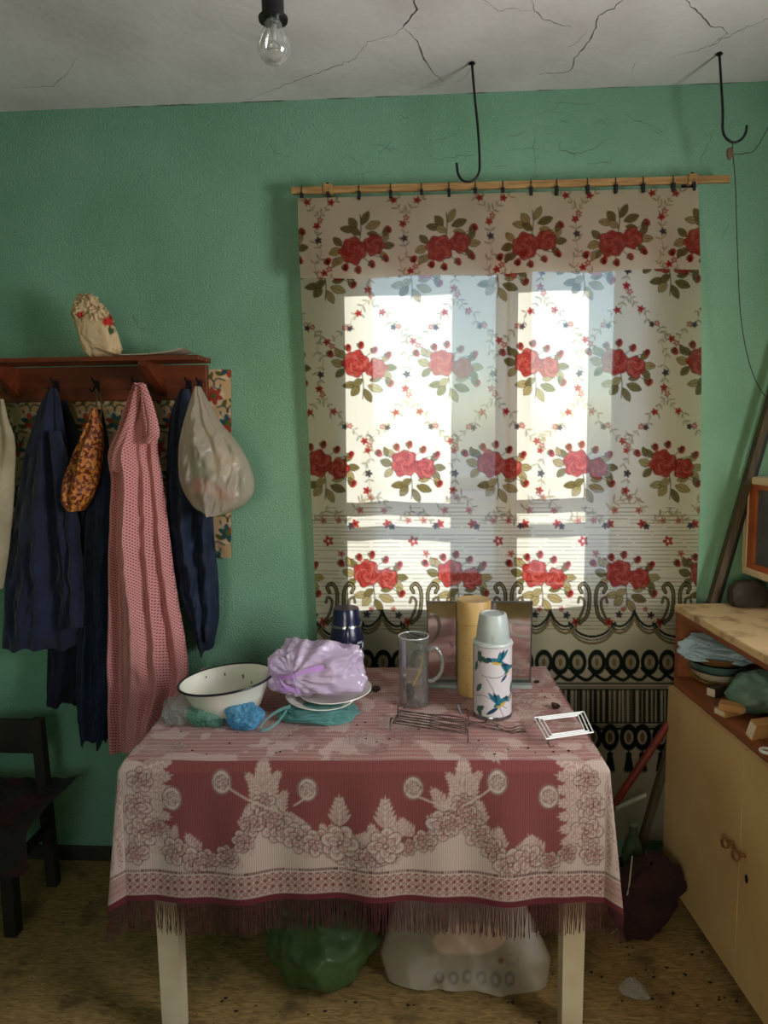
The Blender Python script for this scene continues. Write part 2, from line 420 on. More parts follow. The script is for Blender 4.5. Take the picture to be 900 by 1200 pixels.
    def sample(s, u, v):
        i = np.clip((u - s.u[0]) / s.step, 0, len(s.u) - 1.001); j = np.clip((v - s.v[0]) / s.step, 0, len(s.v) - 1.001)
        i0 = i.astype(int); j0 = j.astype(int); fi = (i - i0)[..., None]; fj = (j - j0)[..., None]; C = s.C
        return (C[j0, i0] * (1 - fi) + C[j0, i0 + 1] * fi) * (1 - fj) + (C[j0 + 1, i0] * (1 - fi) + C[j0 + 1, i0 + 1] * fi) * fj

def spline2(pts, n=16):
    pts = np.array(pts, float); t = np.arange(len(pts)); q = np.linspace(0, len(pts) - 1, n)
    return np.stack([smooth_interp(q, t, pts[:, 0]), smooth_interp(q, t, pts[:, 1])], 1)

# ------------------------------------------------------------------ the setting
ROOM_X0, ROOM_Y0 = -2.15, REAR_Y
ZC = float(AY(450, 113, 0)[2])
WT = 0.35
wx0, wx1 = float(AY(409, 500, 0)[0]), float(AY(768, 500, 0)[0])
wz0, wz1 = float(AY(590, 712, 0)[2]), float(AY(590, 268, 0)[2])

m_wall = mat('green_plaster', srgb(110, 155, 124), 0.5, col2=srgb(128, 170, 142), scale=3.0, detail=6, lo=0.3, hi=0.7, bump=0.7, bscale=150, bdist=0.006, spec=0.35)
m_ceil = mat('white_plaster', srgb(198, 188, 186), 0.85, col2=srgb(230, 221, 219), scale=2.6, detail=9, lo=0.28, hi=0.6, bump=0.35, bscale=40, bdist=0.006)
m_outer = mat('outer_render', srgb(190, 186, 176), 0.9)
m_crack = mat('crack_dark', srgb(84, 78, 74), 0.9)
m_paintwhite = mat('window_paint', srgb(215, 212, 205), 0.5, col2=srgb(190, 185, 176), scale=8)
m_pane = clear_glass('window_glass', gloss=0.1)

b = MB()
X0, X1 = ROOM_X0 - 0.2, WALL_X + 0.2
b.box(X0, wx0, 0, WT, 0, ZC); b.box(wx1, X1, 0, WT, 0, ZC); b.box(wx0, wx1, 0, WT, 0, wz0); b.box(wx0, wx1, 0, WT, wz1, ZC)
wall_back = tag(b.build('wall_back', m_wall), kind='structure')
b = MB(); b.box(ROOM_X0 - 0.2, ROOM_X0, ROOM_Y0, 0, 0, ZC); tag(b.build('wall_left', m_wall), kind='structure')
x0, x1, z0, z1 = ADDED_WIN; ya, yb = ROOM_Y0 - 0.2, ROOM_Y0
b = MB(); b.box(ROOM_X0 - 0.2, x0, ya, yb, 0, ZC); b.box(x1, WALL_X + 0.2, ya, yb, 0, ZC); b.box(x0, x1, ya, yb, 0, z0); b.box(x0, x1, ya, yb, z1, ZC); tag(b.build('wall_rear', m_wall), kind='structure')
y0, y1, z0, z1 = SIDE_WIN
b = MB(); b.box(WALL_X, WALL_X + 0.2, ROOM_Y0, y0, 0, ZC); b.box(WALL_X, WALL_X + 0.2, y1, 0, 0, ZC); b.box(WALL_X, WALL_X + 0.2, y0, y1, 0, z0); b.box(WALL_X, WALL_X + 0.2, y0, y1, z1, ZC)
tag(b.build('wall_right', m_wall), kind='structure')
b = MB(); b.box(X0, X1, ROOM_Y0 - 0.2, WT, ZC, ZC + 0.15); ceiling = tag(b.build('ceiling', m_ceil), kind='structure')
m_ground = mat('yard', srgb(186, 190, 196), 0.95, col2=srgb(160, 166, 172), scale=0.6)
b = MB(); b.box(-40, 40, WT + 0.02, 70, -0.7, -0.6); tag(b.build('ground', m_ground), kind='structure')

# floor: hardboard with fibre streaks and dark dirt
m_floor, nt, pb, out = new_mat('floor_board'); N, L = nt.nodes, nt.links
tc = N.new('ShaderNodeTexCoord'); mp = N.new('ShaderNodeMapping'); mp.inputs['Scale'].default_value = (9, 44, 10); mp.inputs['Rotation'].default_value = (0, 0, 0.5); L.new(tc.outputs['Object'], mp.inputs[0])
n1 = N.new('ShaderNodeTexNoise'); n1.inputs['Scale'].default_value = 3.0; n1.inputs['Detail'].default_value = 8; n1.inputs['Distortion'].default_value = 1.2; L.new(mp.outputs[0], n1.inputs[0])
r1 = N.new('ShaderNodeValToRGB'); r1.color_ramp.elements[0].position = 0.3; r1.color_ramp.elements[1].position = 0.72
r1.color_ramp.elements[0].color = (*srgb(104, 80, 42), 1); r1.color_ramp.elements[1].color = (*srgb(176, 142, 84), 1); L.new(n1.outputs[0], r1.inputs[0])
n2 = N.new('ShaderNodeTexNoise'); n2.inputs['Scale'].default_value = 9; n2.inputs['Detail'].default_value = 7; L.new(tc.outputs['Object'], n2.inputs[0])
r2 = N.new('ShaderNodeValToRGB'); r2.color_ramp.elements[0].position = 0.54; r2.color_ramp.elements[1].position = 0.8; L.new(n2.outputs[0], r2.inputs[0])
mx = N.new('ShaderNodeMix'); mx.data_type = 'RGBA'; L.new(r2.outputs[0], mx.inputs['Factor']); L.new(r1.outputs[0], mx.inputs[6]); mx.inputs[7].default_value = (*srgb(58, 44, 26), 1)
L.new(mx.outputs[2], pb.inputs['Base Color']); pb.inputs['Roughness'].default_value = 0.75
bp = N.new('ShaderNodeBump'); bp.inputs['Strength'].default_value = 0.3; bp.inputs['Distance'].default_value = 0.004; L.new(n1.outputs[0], bp.inputs['Height']); L.new(bp.outputs[0], pb.inputs['Normal'])
b = MB(); b.box(ROOM_X0, WALL_X, ROOM_Y0, 0, -0.1, 0); tag(b.build('floor', m_floor), kind='structure')
m_base = mat('baseboard_paint', srgb(58, 52, 36), 0.8, col2=srgb(40, 38, 28), scale=14)
b = MB(); b.box(ROOM_X0, WALL_X, -0.018, -0.0005, 0.0, 0.05, 0.004); tag(b.build('baseboard_back', m_base), kind='structure')

# cracks in the plaster
def crack(pts, conv, parent, w0, rng, jit=1.3):
    p = []
    for a, c in zip(pts[:-1], pts[1:]):
        n = max(2, int(math.hypot(c[0] - a[0], c[1] - a[1]) / 4))
        for k in range(n):
            t = k / n; j = jit if (k or p) else 0
            p.append((a[0] + (c[0] - a[0]) * t + rng.uniform(-j, j), a[1] + (c[1] - a[1]) * t + rng.uniform(-j, j)))
    p.append(pts[-1]); P = [conv(*q) for q in p]; n = len(P); w0 *= 0.55
    rs = [w0 * rng.uniform(0.4, 1.1) * (0.25 + 0.75 * math.sin(math.pi * (k + 0.5) / n)) for k in range(n)]
    MB().tube(P, rs, 5).build('crack', m_crack, parent)
rng = random.Random(3)
cz = lambda x, y: AZ(x, y, ZC)
cw = lambda x, y: AY(x, y, 0.0)
for pts, w in [
    ([(484, -12), (488, 11), (471, 33), (464, 40)], .0042), ([(474, 34), (489, 47), (496, 69), (507, 84), (520, 96)], .0036),
    ([(464, 40), (431, 49), (416, 69), (369, 87), (338, 98), (289, 118)], .0018), ([(743, -10), (723, 7), (702, 18), (697, 37), (685, 55), (674, 68), (668, 83), (632, 88)], .0036),
    ([(797, -8), (810, 7), (822, 17), (833, 30), (847, 33), (853, 40)], .0032), ([(915, 16), (873, 33), (833, 53), (813, 60), (782, 68)], .002), ([(852, 38), (843, 46), (834, 53)], .0016),
    ([(620, -8), (627, 13), (637, 23), (670, 32)], .002), ([(688, 36), (680, 48), (664, 56)], .0012), ([(560, -5), (585, 14), (600, 10), (622, 14)], .0012),
    ([(92, 62), (86, 78), (62, 101), (10, 104)], .0012), ([(745, 72), (740, 86)], .001), ([(556, 75), (545, 90), (530, 100)], .0012)]:
    crack(pts, cz, ceiling, w, rng)
for pts, w in [
    ([(657, 165), (655, 176), (673, 180), (690, 177), (712, 162)], .0022), ([(673, 180), (674, 187)], .0016), ([(627, 150), (625, 173), (630, 213)], .0016), ([(837, 153), (817, 197)], .0016),
    ([(732, 134), (750, 143), (767, 148), (777, 156), (781, 147)], .0018), ([(690, 191), (717, 191), (718, 184)], .0016), ([(433, 169), (449, 171), (462, 180)], .0018), ([(449, 171), (466, 177)], .0012),
    ([(499, 178), (512, 187), (535, 183), (560, 181)], .0014), ([(316, 168), (322, 178), (340, 184)], .0016), ([(424, 203), (426, 213)], .0012), ([(592, 176), (620, 174), (645, 178)], .0012),
    ([(156, 370), (162, 384), (170, 386)], .0022), ([(895, 150), (890, 168), (872, 180), (858, 182)], .001), ([(760, 150), (778, 160)], .0014), ([(640, 120), (700, 123)], .0012), ([(845, 280), (855, 262)], .0012)]:
    crack(pts, cw, wall_back, w, rng)
for k in range(30):
    x, y = rng.uniform(360, 880), rng.uniform(122, 205)
    crack([(x, y), (x + rng.uniform(-14, 14), y + rng.uniform(-5, 7)), (x + rng.uniform(-24, 24), y + rng.uniform(-8, 12))], cw, wall_back, rng.uniform(.0007, .0013), rng, 1.6)
for k in range(22):
    x, y = rng.uniform(10, 345), rng.uniform(150, 620)
    if 60 < x < 300 and y > 330: continue
    crack([(x, y), (x + rng.uniform(-5, 5), y + rng.uniform(-3, 4))], cw, wall_back, rng.uniform(.0010, .0022), rng, 0.8)
# ragged dark join where wall paint meets the ceiling
pts = [(x, 0) for x in range(-20, 930, 12)]
for k in range(14):
    a = rng.uniform(100, 860); w = rng.uniform(10, 45); yy = lambda x: 135 - x * 0.042
    crack([(a, yy(a)), (a + w / 2, yy(a + w / 2)), (a + w, yy(a + w))], lambda x, y: np.array([*AY(x, y, -0.001)[:2], ZC - 0.001]), wall_back, rng.uniform(.0015, .0035), rng, 0.6)

# window_1: deep double casement behind the curtain
win = tag(bpy.data.objects.new('window_1', None), kind='structure'); COL.objects.link(win)
xm = float(AY(609, 500, 0)[0]); ztr = float(AY(590, 572, 0)[2])
for ly, th in ((0.085, 0.045), (0.285, 0.045)):
    fr = MB(); t = 0.03
    fr.box(wx0, wx0 + t, ly, ly + th, wz0, wz1); fr.box(wx1 - t, wx1, ly, ly + th, wz0, wz1)
    fr.box(wx0 + t, wx1 - t, ly, ly + th, wz0, wz0 + t); fr.box(wx0 + t, wx1 - t, ly, ly + th, wz1 - t, wz1)
    fr.box(xm - 0.02, xm + 0.02, ly, ly + th, wz0 + t, wz1 - t)
    fr.build('frame', m_paintwhite, win)
    for sx0, sx1 in ((wx0 + t, xm - 0.02), (xm + 0.02, wx1 - t)):
        s = MB(); k = 0.028; ya, yb = ly + 0.005, ly + 0.038
        s.box(sx0, sx0 + k, ya, yb, wz0 + t, wz1 - t); s.box(sx1 - k, sx1, ya, yb, wz0 + t, wz1 - t)
        s.box(sx0 + k, sx1 - k, ya, yb, wz0 + t, wz0 + t + k); s.box(sx0 + k, sx1 - k, ya, yb, wz1 - t - k, wz1 - t)
        s.box(sx0 + k, sx1 - k, ya, yb, ztr - 0.016, ztr + 0.016)
        so = s.build('sash', m_paintwhite, win)
        for za, zb in ((wz0 + t + k, ztr - 0.016), (ztr + 0.016, wz1 - t - k)):
            MB().box(sx0 + k, sx1 - k, ly + 0.018, ly + 0.021, za, zb).build('pane', m_pane, so)
# window_2: the side window the daylight comes in by
w2 = tag(bpy.data.objects.new('window_2', None), kind='structure'); COL.objects.link(w2)
y0, y1, z0, z1 = SIDE_WIN
fr = MB(); t = 0.04
fr.box(WALL_X + .08, WALL_X + .13, y0, y0 + t, z0, z1); fr.box(WALL_X + .08, WALL_X + .13, y1 - t, y1, z0, z1); fr.box(WALL_X + .08, WALL_X + .13, y0 + t, y1 - t, z0, z0 + t); fr.box(WALL_X + .08, WALL_X + .13, y0 + t, y1 - t, z1 - t, z1)
fr.build('frame', m_paintwhite, w2)
MB().box(WALL_X + .1, WALL_X + .105, y0 + t, y1 - t, z0 + t, z1 - t).build('pane', m_pane, w2)

w3 = tag(bpy.data.objects.new('added_rear_window', None), kind='structure'); COL.objects.link(w3)  # unseen window, added behind the camera to carry the fill light
x0, x1, z0, z1 = ADDED_WIN; ya, yb = ROOM_Y0 - .13, ROOM_Y0 - .08
fr = MB(); fr.box(x0, x0 + t, ya, yb, z0, z1); fr.box(x1 - t, x1, ya, yb, z0, z1); fr.box(x0 + t, x1 - t, ya, yb, z0, z0 + t); fr.box(x0 + t, x1 - t, ya, yb, z1 - t, z1); fr.build('frame', m_paintwhite, w3)
MB().box(x0 + t, x1 - t, ya + .02, ya + .025, z0 + t, z1 - t).build('pane', m_pane, w3)

# ------------------------------------------------------------------ curtain print
CREAM = srgb(230, 222, 211)
def paint_curtain():
    cv = Canvas(335, 835, 195, 950, 0.5, CREAM, 1.7)
    RED, DRED, LRED = srgb(172, 56, 50), srgb(84, 16, 24), srgb(210, 112, 98)
    OLV, DRK, TAN = srgb(120, 106, 64), srgb(40, 38, 30), srgb(168, 148, 104)
    BLK, VINE, PNK, SLT = srgb(26, 23, 24), srgb(132, 116, 98), srgb(186, 116, 106), srgb(70, 62, 72)
    rng = random.Random(11)
    P = 101.0
    def sprig(pts, leaf=4.2):
        c = spline2(pts, 18); c = c + 2.6 * np.stack([np.sin(np.arange(18) * 1.1 + pts[0][0]), np.cos(np.arange(18) * 1.3)], 1) * np.sin(np.linspace(0, np.pi, 18))[:, None]; cv.line(c, 0.8, VINE, 0.6)
        for k in range(1, 17, 2):
            for s in (-1, 1):
              d = c[k + 1] - c[k - 1]; a = math.atan2(d[1], d[0]); cv.leaf(c[k][0], c[k][1], leaf * rng.uniform(1.2, 2.3), 2.4, a + s * rng.uniform(0.5, 1.2), rng.choice((VINE, TAN)), None, 0.7)
        for k in ():
            d = c[k + 1] - c[k - 1]; a = math.atan2(d[1], d[0]); s = 1 if k % 2 else -1
            cv.leaf(c[k][0], c[k][1], leaf * rng.uniform(0.7, 1.3), 1.7, a + s * rng.uniform(0.6, 1.1), VINE, None, 0.85)
    def spray(x, y, flip=1, sc=1.0):
        f = flip
        cv.line(spline2([(x + 7, y + 10 * f), (x + 9, y + 26 * f), (x + 8, y + 42 * f)], 10), 1.2, DRK, 0.9)
        for dx, dy, Ln, w, a in [(2, 24, 15, 7, 3.0), (4, 26, 13, 8, 2.2), (10, 30, 15, 7, 1.1), (14, 26, 16, 8, 0.35), (8, 18, 12, 7, 2.5), (16, 20, 12, 6, -0.2),
                                 (-14, 2, 13, 8, 3.5), (-13, 6, 12, 7, 2.4), (-10, -6, 13, 6, 3.9), (32, 8, 13, 7, 0.9), (33, 4, 13, 7, 0.1), (30, -2, 12, 6, -0.7), (-20, -8, 10, 5, 4.4), (36, 16, 11, 6, 1.2)]:
            cv.leaf(x + dx * sc, y + dy * f * sc, Ln * sc * 1.2, w * sc * 1.2, a * f, rng.choice((OLV, TAN, OLV, TAN)), DRK)
        for dx, dy in [(-30, -12), (-9, -19), (41, 24), (38, -10), (6, -22), (22, -16)]:
            cv.line([(x + dx, y + dy * f), (x + dx * 0.55, y + dy * 0.55 * f)], 1.0, DRK, 0.8)
            cv.ellipse(x + dx, y + dy * f, 3.8, 5.0, 0.5 * dx / 30, RED); cv.ellipse(x + dx, y + dy * f - 1, 2.0, 3.4, 0.4, DRED, 0.8)
            cv.leaf(x + dx - 2, y + dy * f + 3 * f, 6, 3, -2.0 * f, OLV, DRK, 0.8)
        cv.rose(x + 24, y + 6 * f, 12.0, RED, DRED, LRED, seed=x * 0.3 + 1); cv.rose(x, y, 15.4, RED, DRED, LRED, seed=x * 0.7, rings=4)
    def lattice(x, y):
        sprig([(x + 60, y - 40), (x + 57, y - 20), (x + 61, y), (x + 58, y + 18), (x + 62, y + 40)])
        sprig([(x + 62, y + 40), (x + 47, y + 58), (x + 34, y + 76), (x + 12, y + 92)]); sprig([(x + 60, y + 40), (x + 75, y + 57), (x + 91, y + 74), (x + 111, y + 92)])
        for dx, dy, r, c in [(47, 58, 4.4, RED), (75, 57, 4.4, RED), (31, 75, 3.8, PNK), (37, 76, 3.8, SLT), (88, 75, 3.8, SLT), (94, 74, 3.8, PNK), (10, 92, 4.6, RED), (16, 97, 4.2, PNK), (58, 30, 4.6, RED), (62, 37, 4.2, PNK), (60, 13, 4.4, SLT)]:
            cv.flower(x + dx, y + dy, r, c, DRED if c != PNK else CREAM, seed=dx)
    for k in range(-1, 5):
        lattice(417 + k * P, 425); lattice(373 + k * P, 307)
        # the short vine under the middle roses
        x = 373 + k * P; sprig([(x + 58, 505), (x + 61, 523), (x + 57, 545), (x + 60, 570)])
        for dx, dy, r, c in [(59, 555, 4.6, SLT), (57, 575, 5, RED), (61, 583, 4.2, PNK), (58, 528, 4, RED)]: cv.flower(x + dx, dy, r, c, DRED)
    for k in range(-1, 5): spray(373 + k * P, 307)
    for k in range(-1, 5): spray(417 + k * P, 425); spray(373 + k * P, 543)
    # fine horizontal lines of the lower band with little arbours
    y = 604.0
    while y < 742:
        x = 340.0
        while x < 830:
            Ln = rng.uniform(20, 60)
            if rng.random() < 0.9: cv.line([(x, y + rng.uniform(-.4, .4)), (x + Ln, y + rng.uniform(-.4, .4))], 0.9, VINE, 0.75)
            x += Ln + rng.uniform(1, 5)
        y += 4.6
    for k in range(-1, 6):
        x = 388 + k * P * 0.985
        for j, (hw, yy) in enumerate([(4, 587), (9, 592), (13, 597), (17, 602)]): cv.line([(x + 48 - hw, yy - 2), (x + 48 + hw, yy - 2)], 0.9, VINE, 0.8); cv.line([(x - hw * 1.3, yy + 8), (x + hw * 1.3, yy + 8)], 0.9, VINE, 0.7)
        sprig([(x + 26, 600), (x + 36, 586), (x + 48, 581), (x + 60, 586), (x + 70, 600)], 5); sprig([(x - 20, 612), (x - 8, 602), (x + 8, 602), (x + 20, 612)], 4)
        for dx, dy, r, c in [(28, 614, 5.5, RED), (23, 616, 4.2, SLT), (66, 614, 5.5, RED), (71, 617, 4.2, SLT), (34, 598, 4.4, PNK), (62, 598, 4.4, PNK), (-9, 610, 4.2, PNK), (9, 610, 4.2, PNK), (-3, 634, 6.2, RED), (12, 649, 4.6, PNK), (22, 657, 4, RED)]:
            cv.flower(x + dx, dy, r, c, CREAM if dy == 634 else DRED, seed=dx)
    for k in range(-1, 5): spray(430 + k * 98.5, 672)
    BLKW = 3.0
    for k in range(-1, 6):
        x0 = 399 + k * 98.5
        for s in (-1, 1):
            c = spline2([(x0 + s * 13, 694), (x0 + s * 15.5, 688), (x0 + s * 10, 684), (x0 + s * 4.5, 692), (x0 + s * 4, 708), (x0 + s * 7, 722), (x0 + s * 15, 730)], 30)
            cv.line(c, 4.6, BLK); cv.line(c, 1.2, TAN, 0.9)
            c = spline2([(x0 + s * 17, 706), (x0 + s * 15, 700), (x0 + s * 10, 704), (x0 + s * 11, 714), (x0 + s * 17, 728)], 20); cv.line(c, 3.2, BLK); cv.line(c, .8, TAN, 0.8)
        xc = x0 + 49
        for off, wd, col in ((0, 2.8, BLK), (4.2, 1.4, BLK), (8.0, 3.0, srgb(150, 128, 98))):
            cv.line(spline2([(xc, 716 + off), (xc + 5, 726 + off), (xc + 13, 733 + off), (xc + 22, 733 + off), (xc + 30, 727 + off)], 20), wd, col)
            cv.line(spline2([(xc - 30, 727 + off), (xc - 22, 733 + off), (xc - 13, 733 + off), (xc - 5, 726 + off), (xc, 716 + off)], 20), wd, col)
            cv.line(spline2([(xc + 22, 730 + off), (xc + 34, 742 + off), (xc + 49, 746 + off), (xc + 64, 742 + off), (xc + 76, 730 + off)], 20), wd, col)
        for dx, dy, r, c in [(-18, 720, 4.6, SLT), (19, 721, 4.6, SLT), (-30, 729, 5.4, RED), (30, 729, 5.4, RED), (13, 714, 3.6, PNK), (-13, 714, 3.6, PNK)]: cv.flower(xc + dx, dy, r, c, DRED, seed=dx)
    # chain of loops, stripes, second chain and tassels
    for k in range(24):
        x = 345 + k * 20.8 + 1.0 * math.sin(k * 1.9)
        cv.ring(x, 776, 8.2, 11.6, 4.6, BLK); cv.ring(x, 776, 4.2, 7.2, 0.9, OLV, 0.9); cv.ellipse(x, 776, 2.8, 5.4, 0, srgb(150, 130, 92))
        cv.line(spline2([(x - 9, 783), (x, 792), (x + 11, 797), (x + 20, 790)], 12), 4.0, BLK)
    cv.line([(335, 801), (835, 801)], 2.0, BLK); cv.line([(335, 805), (835, 805)], 1.2, OLV); cv.line([(335, 808), (835, 808)], 2, BLK)
    x = 340.0
    while x < 832:
        w = rng.choice((1.6, 2.4, 4.0)); cv.line([(x, 809), (x, 846)], w, BLK, 0.95); x += w + rng.choice((1.0, 1.6, 2.4))
        if rng.random() < 0.6:
            cv.line([(x, 809), (x, 846)], 1.4, OLV)
            for yy in range(811, 846, 3): cv.ellipse(x, yy, 0.9, 0.9, 0, BLK)
            x += 1.8
    cv.line([(335, 847), (835, 847)], 2.0, BLK); cv.line([(335, 851), (835, 851)], 1.0, OLV); cv.line([(335, 854), (835, 854)], 2.4, BLK)
    for k in range(26):
        x = 345 + k * 19.5 + 2 * math.sin(k * 2.3)
        cv.ring(x, 864, 8, 12, 5.0, BLK); cv.ellipse(x, 864, 3, 6, 0, srgb(140, 122, 80))
        cv.line([(x, 876), (x, 884)], 2, BLK); cv.ellipse(x, 884, 3.6, 3.0, 0, BLK)
        for j in range(-4, 5): cv.line([(x + j * 0.5, 884), (x + j * 1.3, 903 + (j % 2) * 2)], 1.6, BLK)
    return cv
CV = paint_curtain()

# sheer fabric: light passes, the sky shows faintly, print takes up dye
m_curt, nt, pb, out = new_mat('sheer_curtain'); N, L = nt.nodes, nt.links
at = N.new('ShaderNodeAttribute'); at.attribute_name = 'Col'
df = N.new('ShaderNodeBsdfDiffuse'); tl = N.new('ShaderNodeBsdfTranslucent'); tr = N.new('ShaderNodeBsdfTransparent'); tr.inputs[0].default_value = (1, 1, 1, 1)
tc = N.new('ShaderNodeTexCoord'); wn = N.new('ShaderNodeTexNoise'); wn.inputs['Scale'].default_value = 420
mp = N.new('ShaderNodeMapping'); mp.inputs['Scale'].default_value = (1, 1, 0.25); L.new(tc.outputs['Object'], mp.inputs[0]); L.new(mp.outputs[0], wn.inputs[0])
bp = N.new('ShaderNodeBump'); bp.inputs['Strength'].default_value = 0.12; bp.inputs['Distance'].default_value = 0.001; L.new(wn.outputs[0], bp.inputs['Height'])
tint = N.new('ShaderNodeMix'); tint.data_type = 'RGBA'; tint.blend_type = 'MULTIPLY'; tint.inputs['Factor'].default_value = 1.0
L.new(at.outputs['Color'], tint.inputs[6]); tint.inputs[7].default_value = (0.86, 0.71, 0.56, 1)      # reflected colour darkened to tan to paint in dimmer room light; transmitted stays cream
for s_ in (df, tl): L.new(bp.outputs[0], s_.inputs['Normal'])
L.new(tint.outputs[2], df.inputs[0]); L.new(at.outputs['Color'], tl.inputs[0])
a1 = N.new('ShaderNodeMixShader'); a1.inputs[0].default_value = 0.66; L.new(df.outputs[0], a1.inputs[1]); L.new(tl.outputs[0], a1.inputs[2])
a2 = N.new('ShaderNodeMixShader'); a2.inputs[0].default_value = 0.08; L.new(a1.outputs[0], a2.inputs[1]); L.new(tr.outputs[0], a2.inputs[2]); L.new(a2.outputs[0], out.inputs[0])

CURT_Y = -0.04
ROD_Y = -0.075
def edge_l(v): return smooth_interp(v, [200, 235, 320, 420, 540, 650, 760, 950], [349, 349, 352, 357, 363, 368, 372, 377])
def edge_r(v): return smooth_interp(v, [200, 222, 320, 440, 600, 700, 950], [817, 818, 821, 822, 820, 816, 811])
def project_grid(U, V, Y):
    R = FV + RV * ((U - 450) / F_PX)[..., None] + UV_ * ((600 - V) / F_PX)[..., None]
    return CAM + R * ((Y - CAM[1]) / R[..., 1])[..., None]
def waves(U, V):
    s = (V - 230) / 700
    w = 0.006 * np.sin(U / 17.0 + 1.3 * np.sin(V / 160)) + 0.005 * np.sin(U / 39.0 + 2.0 + V / 300) + 0.003 * np.sin(U / 9.5 + V / 130)
    return w * (0.8 + 0.4 * s)
def curtain_panel(label, ea, eb, yoff, seed):
    root = thing('curtain', label, 'curtain', (0, 0, 0))
    vv = np.arange(228, 986, 1.0); s = np.linspace(0, 1, 252)
    A, B = ea(vv), eb(vv); U = A[:, None] + (B - A)[:, None] * s[None]; V = np.repeat(vv[:, None], len(s), 1)
    V2 = V + ((U - 590) * -0.027) * np.clip((500 - V) / 280, 0, 1)
    Y = CURT_Y + yoff + waves(U, V) + (ROD_Y - CURT_Y) * np.clip((300 - V) / 70, 0, 1)
    Y = np.minimum(Y, -0.012)
    Pm = project_grid(U, V2, Y); org = Pm[-1, len(s) // 2]
    root.location = tuple(float(c) for c in org)
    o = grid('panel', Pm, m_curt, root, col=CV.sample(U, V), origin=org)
    # the top folded over to the front: print upside down
    vv = np.arange(226, 322, 1.0); V = np.repeat(vv[:, None], len(s), 1); A, B = ea(vv), eb(vv); U = A[:, None] + (B - A)[:, None] * s[None]
    V2 = V + ((U - 590) * -0.027) + np.where(V > 300, 1.2 * np.sin(U / 21.0) * (V - 300) / 20, 0)
    Y = ROD_Y - 0.010 + yoff + waves(U, V) * 0.7 - 0.004 * np.clip((V - 230) / 90, 0, 1)
    # reversed print: rose row 425 seen turned upside down
    col = CV.sample(U + 3, 425 + (289 - V)) 
    Pm = project_grid(U, V2, Y)
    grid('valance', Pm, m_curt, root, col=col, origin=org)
    return root, org
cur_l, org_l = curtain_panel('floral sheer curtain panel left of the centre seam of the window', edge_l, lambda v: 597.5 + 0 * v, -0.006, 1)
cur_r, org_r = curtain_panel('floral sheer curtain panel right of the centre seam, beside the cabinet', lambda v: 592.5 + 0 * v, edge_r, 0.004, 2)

# rod, brackets, clips
m_rod = mat('rod_wood', srgb(176, 138, 84), 0.45, col2=srgb(140, 100, 56), scale=30, stretch=(0.4, 4, 4))
m_black = mat('black_iron', srgb(26, 24, 24), 0.5, metal=0.3)
ra, rb = AY(342, 224, ROD_Y), AY(855, 210, ROD_Y)
rod = thing('curtain_rod', 'thin varnished wooden curtain rod above the floral curtain', 'curtain rod', tuple((ra + rb) / 2))
c0 = (ra + rb) / 2
MB().beam(ra - c0, rb - c0, 0.012, 0.020).build('rod', m_rod, rod)
for px_ in (384, 811):
    p = AY(px_, 224 - (px_ - 342) * 0.0273, ROD_Y) - c0
    m_ = MB().box(p[0] - .014, p[0] + .014, p[1] - .010, p[1] + .010, p[2] - .014, p[2] + .016, .002); m_.build('clamp', m_rod, rod)
    MB().box(p[0] - .006, p[0] + .006, p[1] + .010, -ROD_Y - c0[1] + ROD_Y - 0.0005, p[2] - .012, p[2] + .02).tube([(p[0], p[1], p[2] + .012), (p[0], p[1], p[2] + .022)], .004, 8).build('bracket', m_black, rod)
for px_ in (354, 385, 421, 458, 494, 526, 557, 589, 622, 652, 688, 721, 753, 788, 812):
    pan, og = (cur_l, org_l) if px_ < 595 else (cur_r, org_r)
    p = AY(px_, 224 - (px_ - 342) * 0.0273, ROD_Y) - og
    MB().box(p[0] - .0045, p[0] + .0045, p[1] - .016, p[1] + .004, p[2] - .034, p[2] - .009, .001).tube([(p[0], p[1] + .0095 * math.cos(a), p[2] + .0135 * math.sin(a)) for a in np.linspace(0, 2 * math.pi, 13)], .0013, 5, caps=False).build('clip', m_black, pan)

# ------------------------------------------------------------------ table and cloth
TZ = 0.75
HX, HY, TROT = 0.558, 0.330, math.radians(2.0)
tc_ = np.array([-0.163, -0.436, 0.0])
m_leg = mat('leg_cream', srgb(206, 190, 160), 0.55, col2=srgb(184, 164, 130), scale=7, bump=0.1)
table = thing('table', 'wooden table with cream painted legs under the red floral cloth', 'table', tuple(tc_), TROT)
for sx in (-1, 1):
    for sy in (-1, 1):
        cx, cy = sx * (HX - (0.05 if sx > 0 else 0.068)), sy * (HY - 0.07)
        w0, w1 = 0.025, 0.028
        v = [(cx + a * w0, cy + b_ * w0, 0) for a, b_ in ((-1, -1), (1, -1), (1, 1), (-1, 1))] + [(cx + a * w1, cy + b_ * w1, 0.70) for a, b_ in ((-1, -1), (1, -1), (1, 1), (-1, 1))]
        MB().add(v, [(3, 2, 1, 0), (4, 5, 6, 7), (0, 1, 5, 4), (1, 2, 6, 5), (2, 3, 7, 6), (3, 0, 4, 7)]).build('leg', m_leg, table)
MB().box(-HX + .002, HX - .002, -HY + .002, HY - .002, 0.722, TZ - 0.002).build('tabletop', m_leg, table)
MB().box(-HX + .05, HX - .05, -HY + .04, -HY + .06, 0.64, 0.722).box(-HX + .05, HX - .05, HY - .06, HY - .04, 0.64, 0.722).box(-HX + .05, -HX + .07, -HY + .06, HY - .06, 0.64, 0.722).box(HX - .07, HX - .05, -HY + .06, HY - .06, 0.64, 0.722).build('apron', m_leg, table)

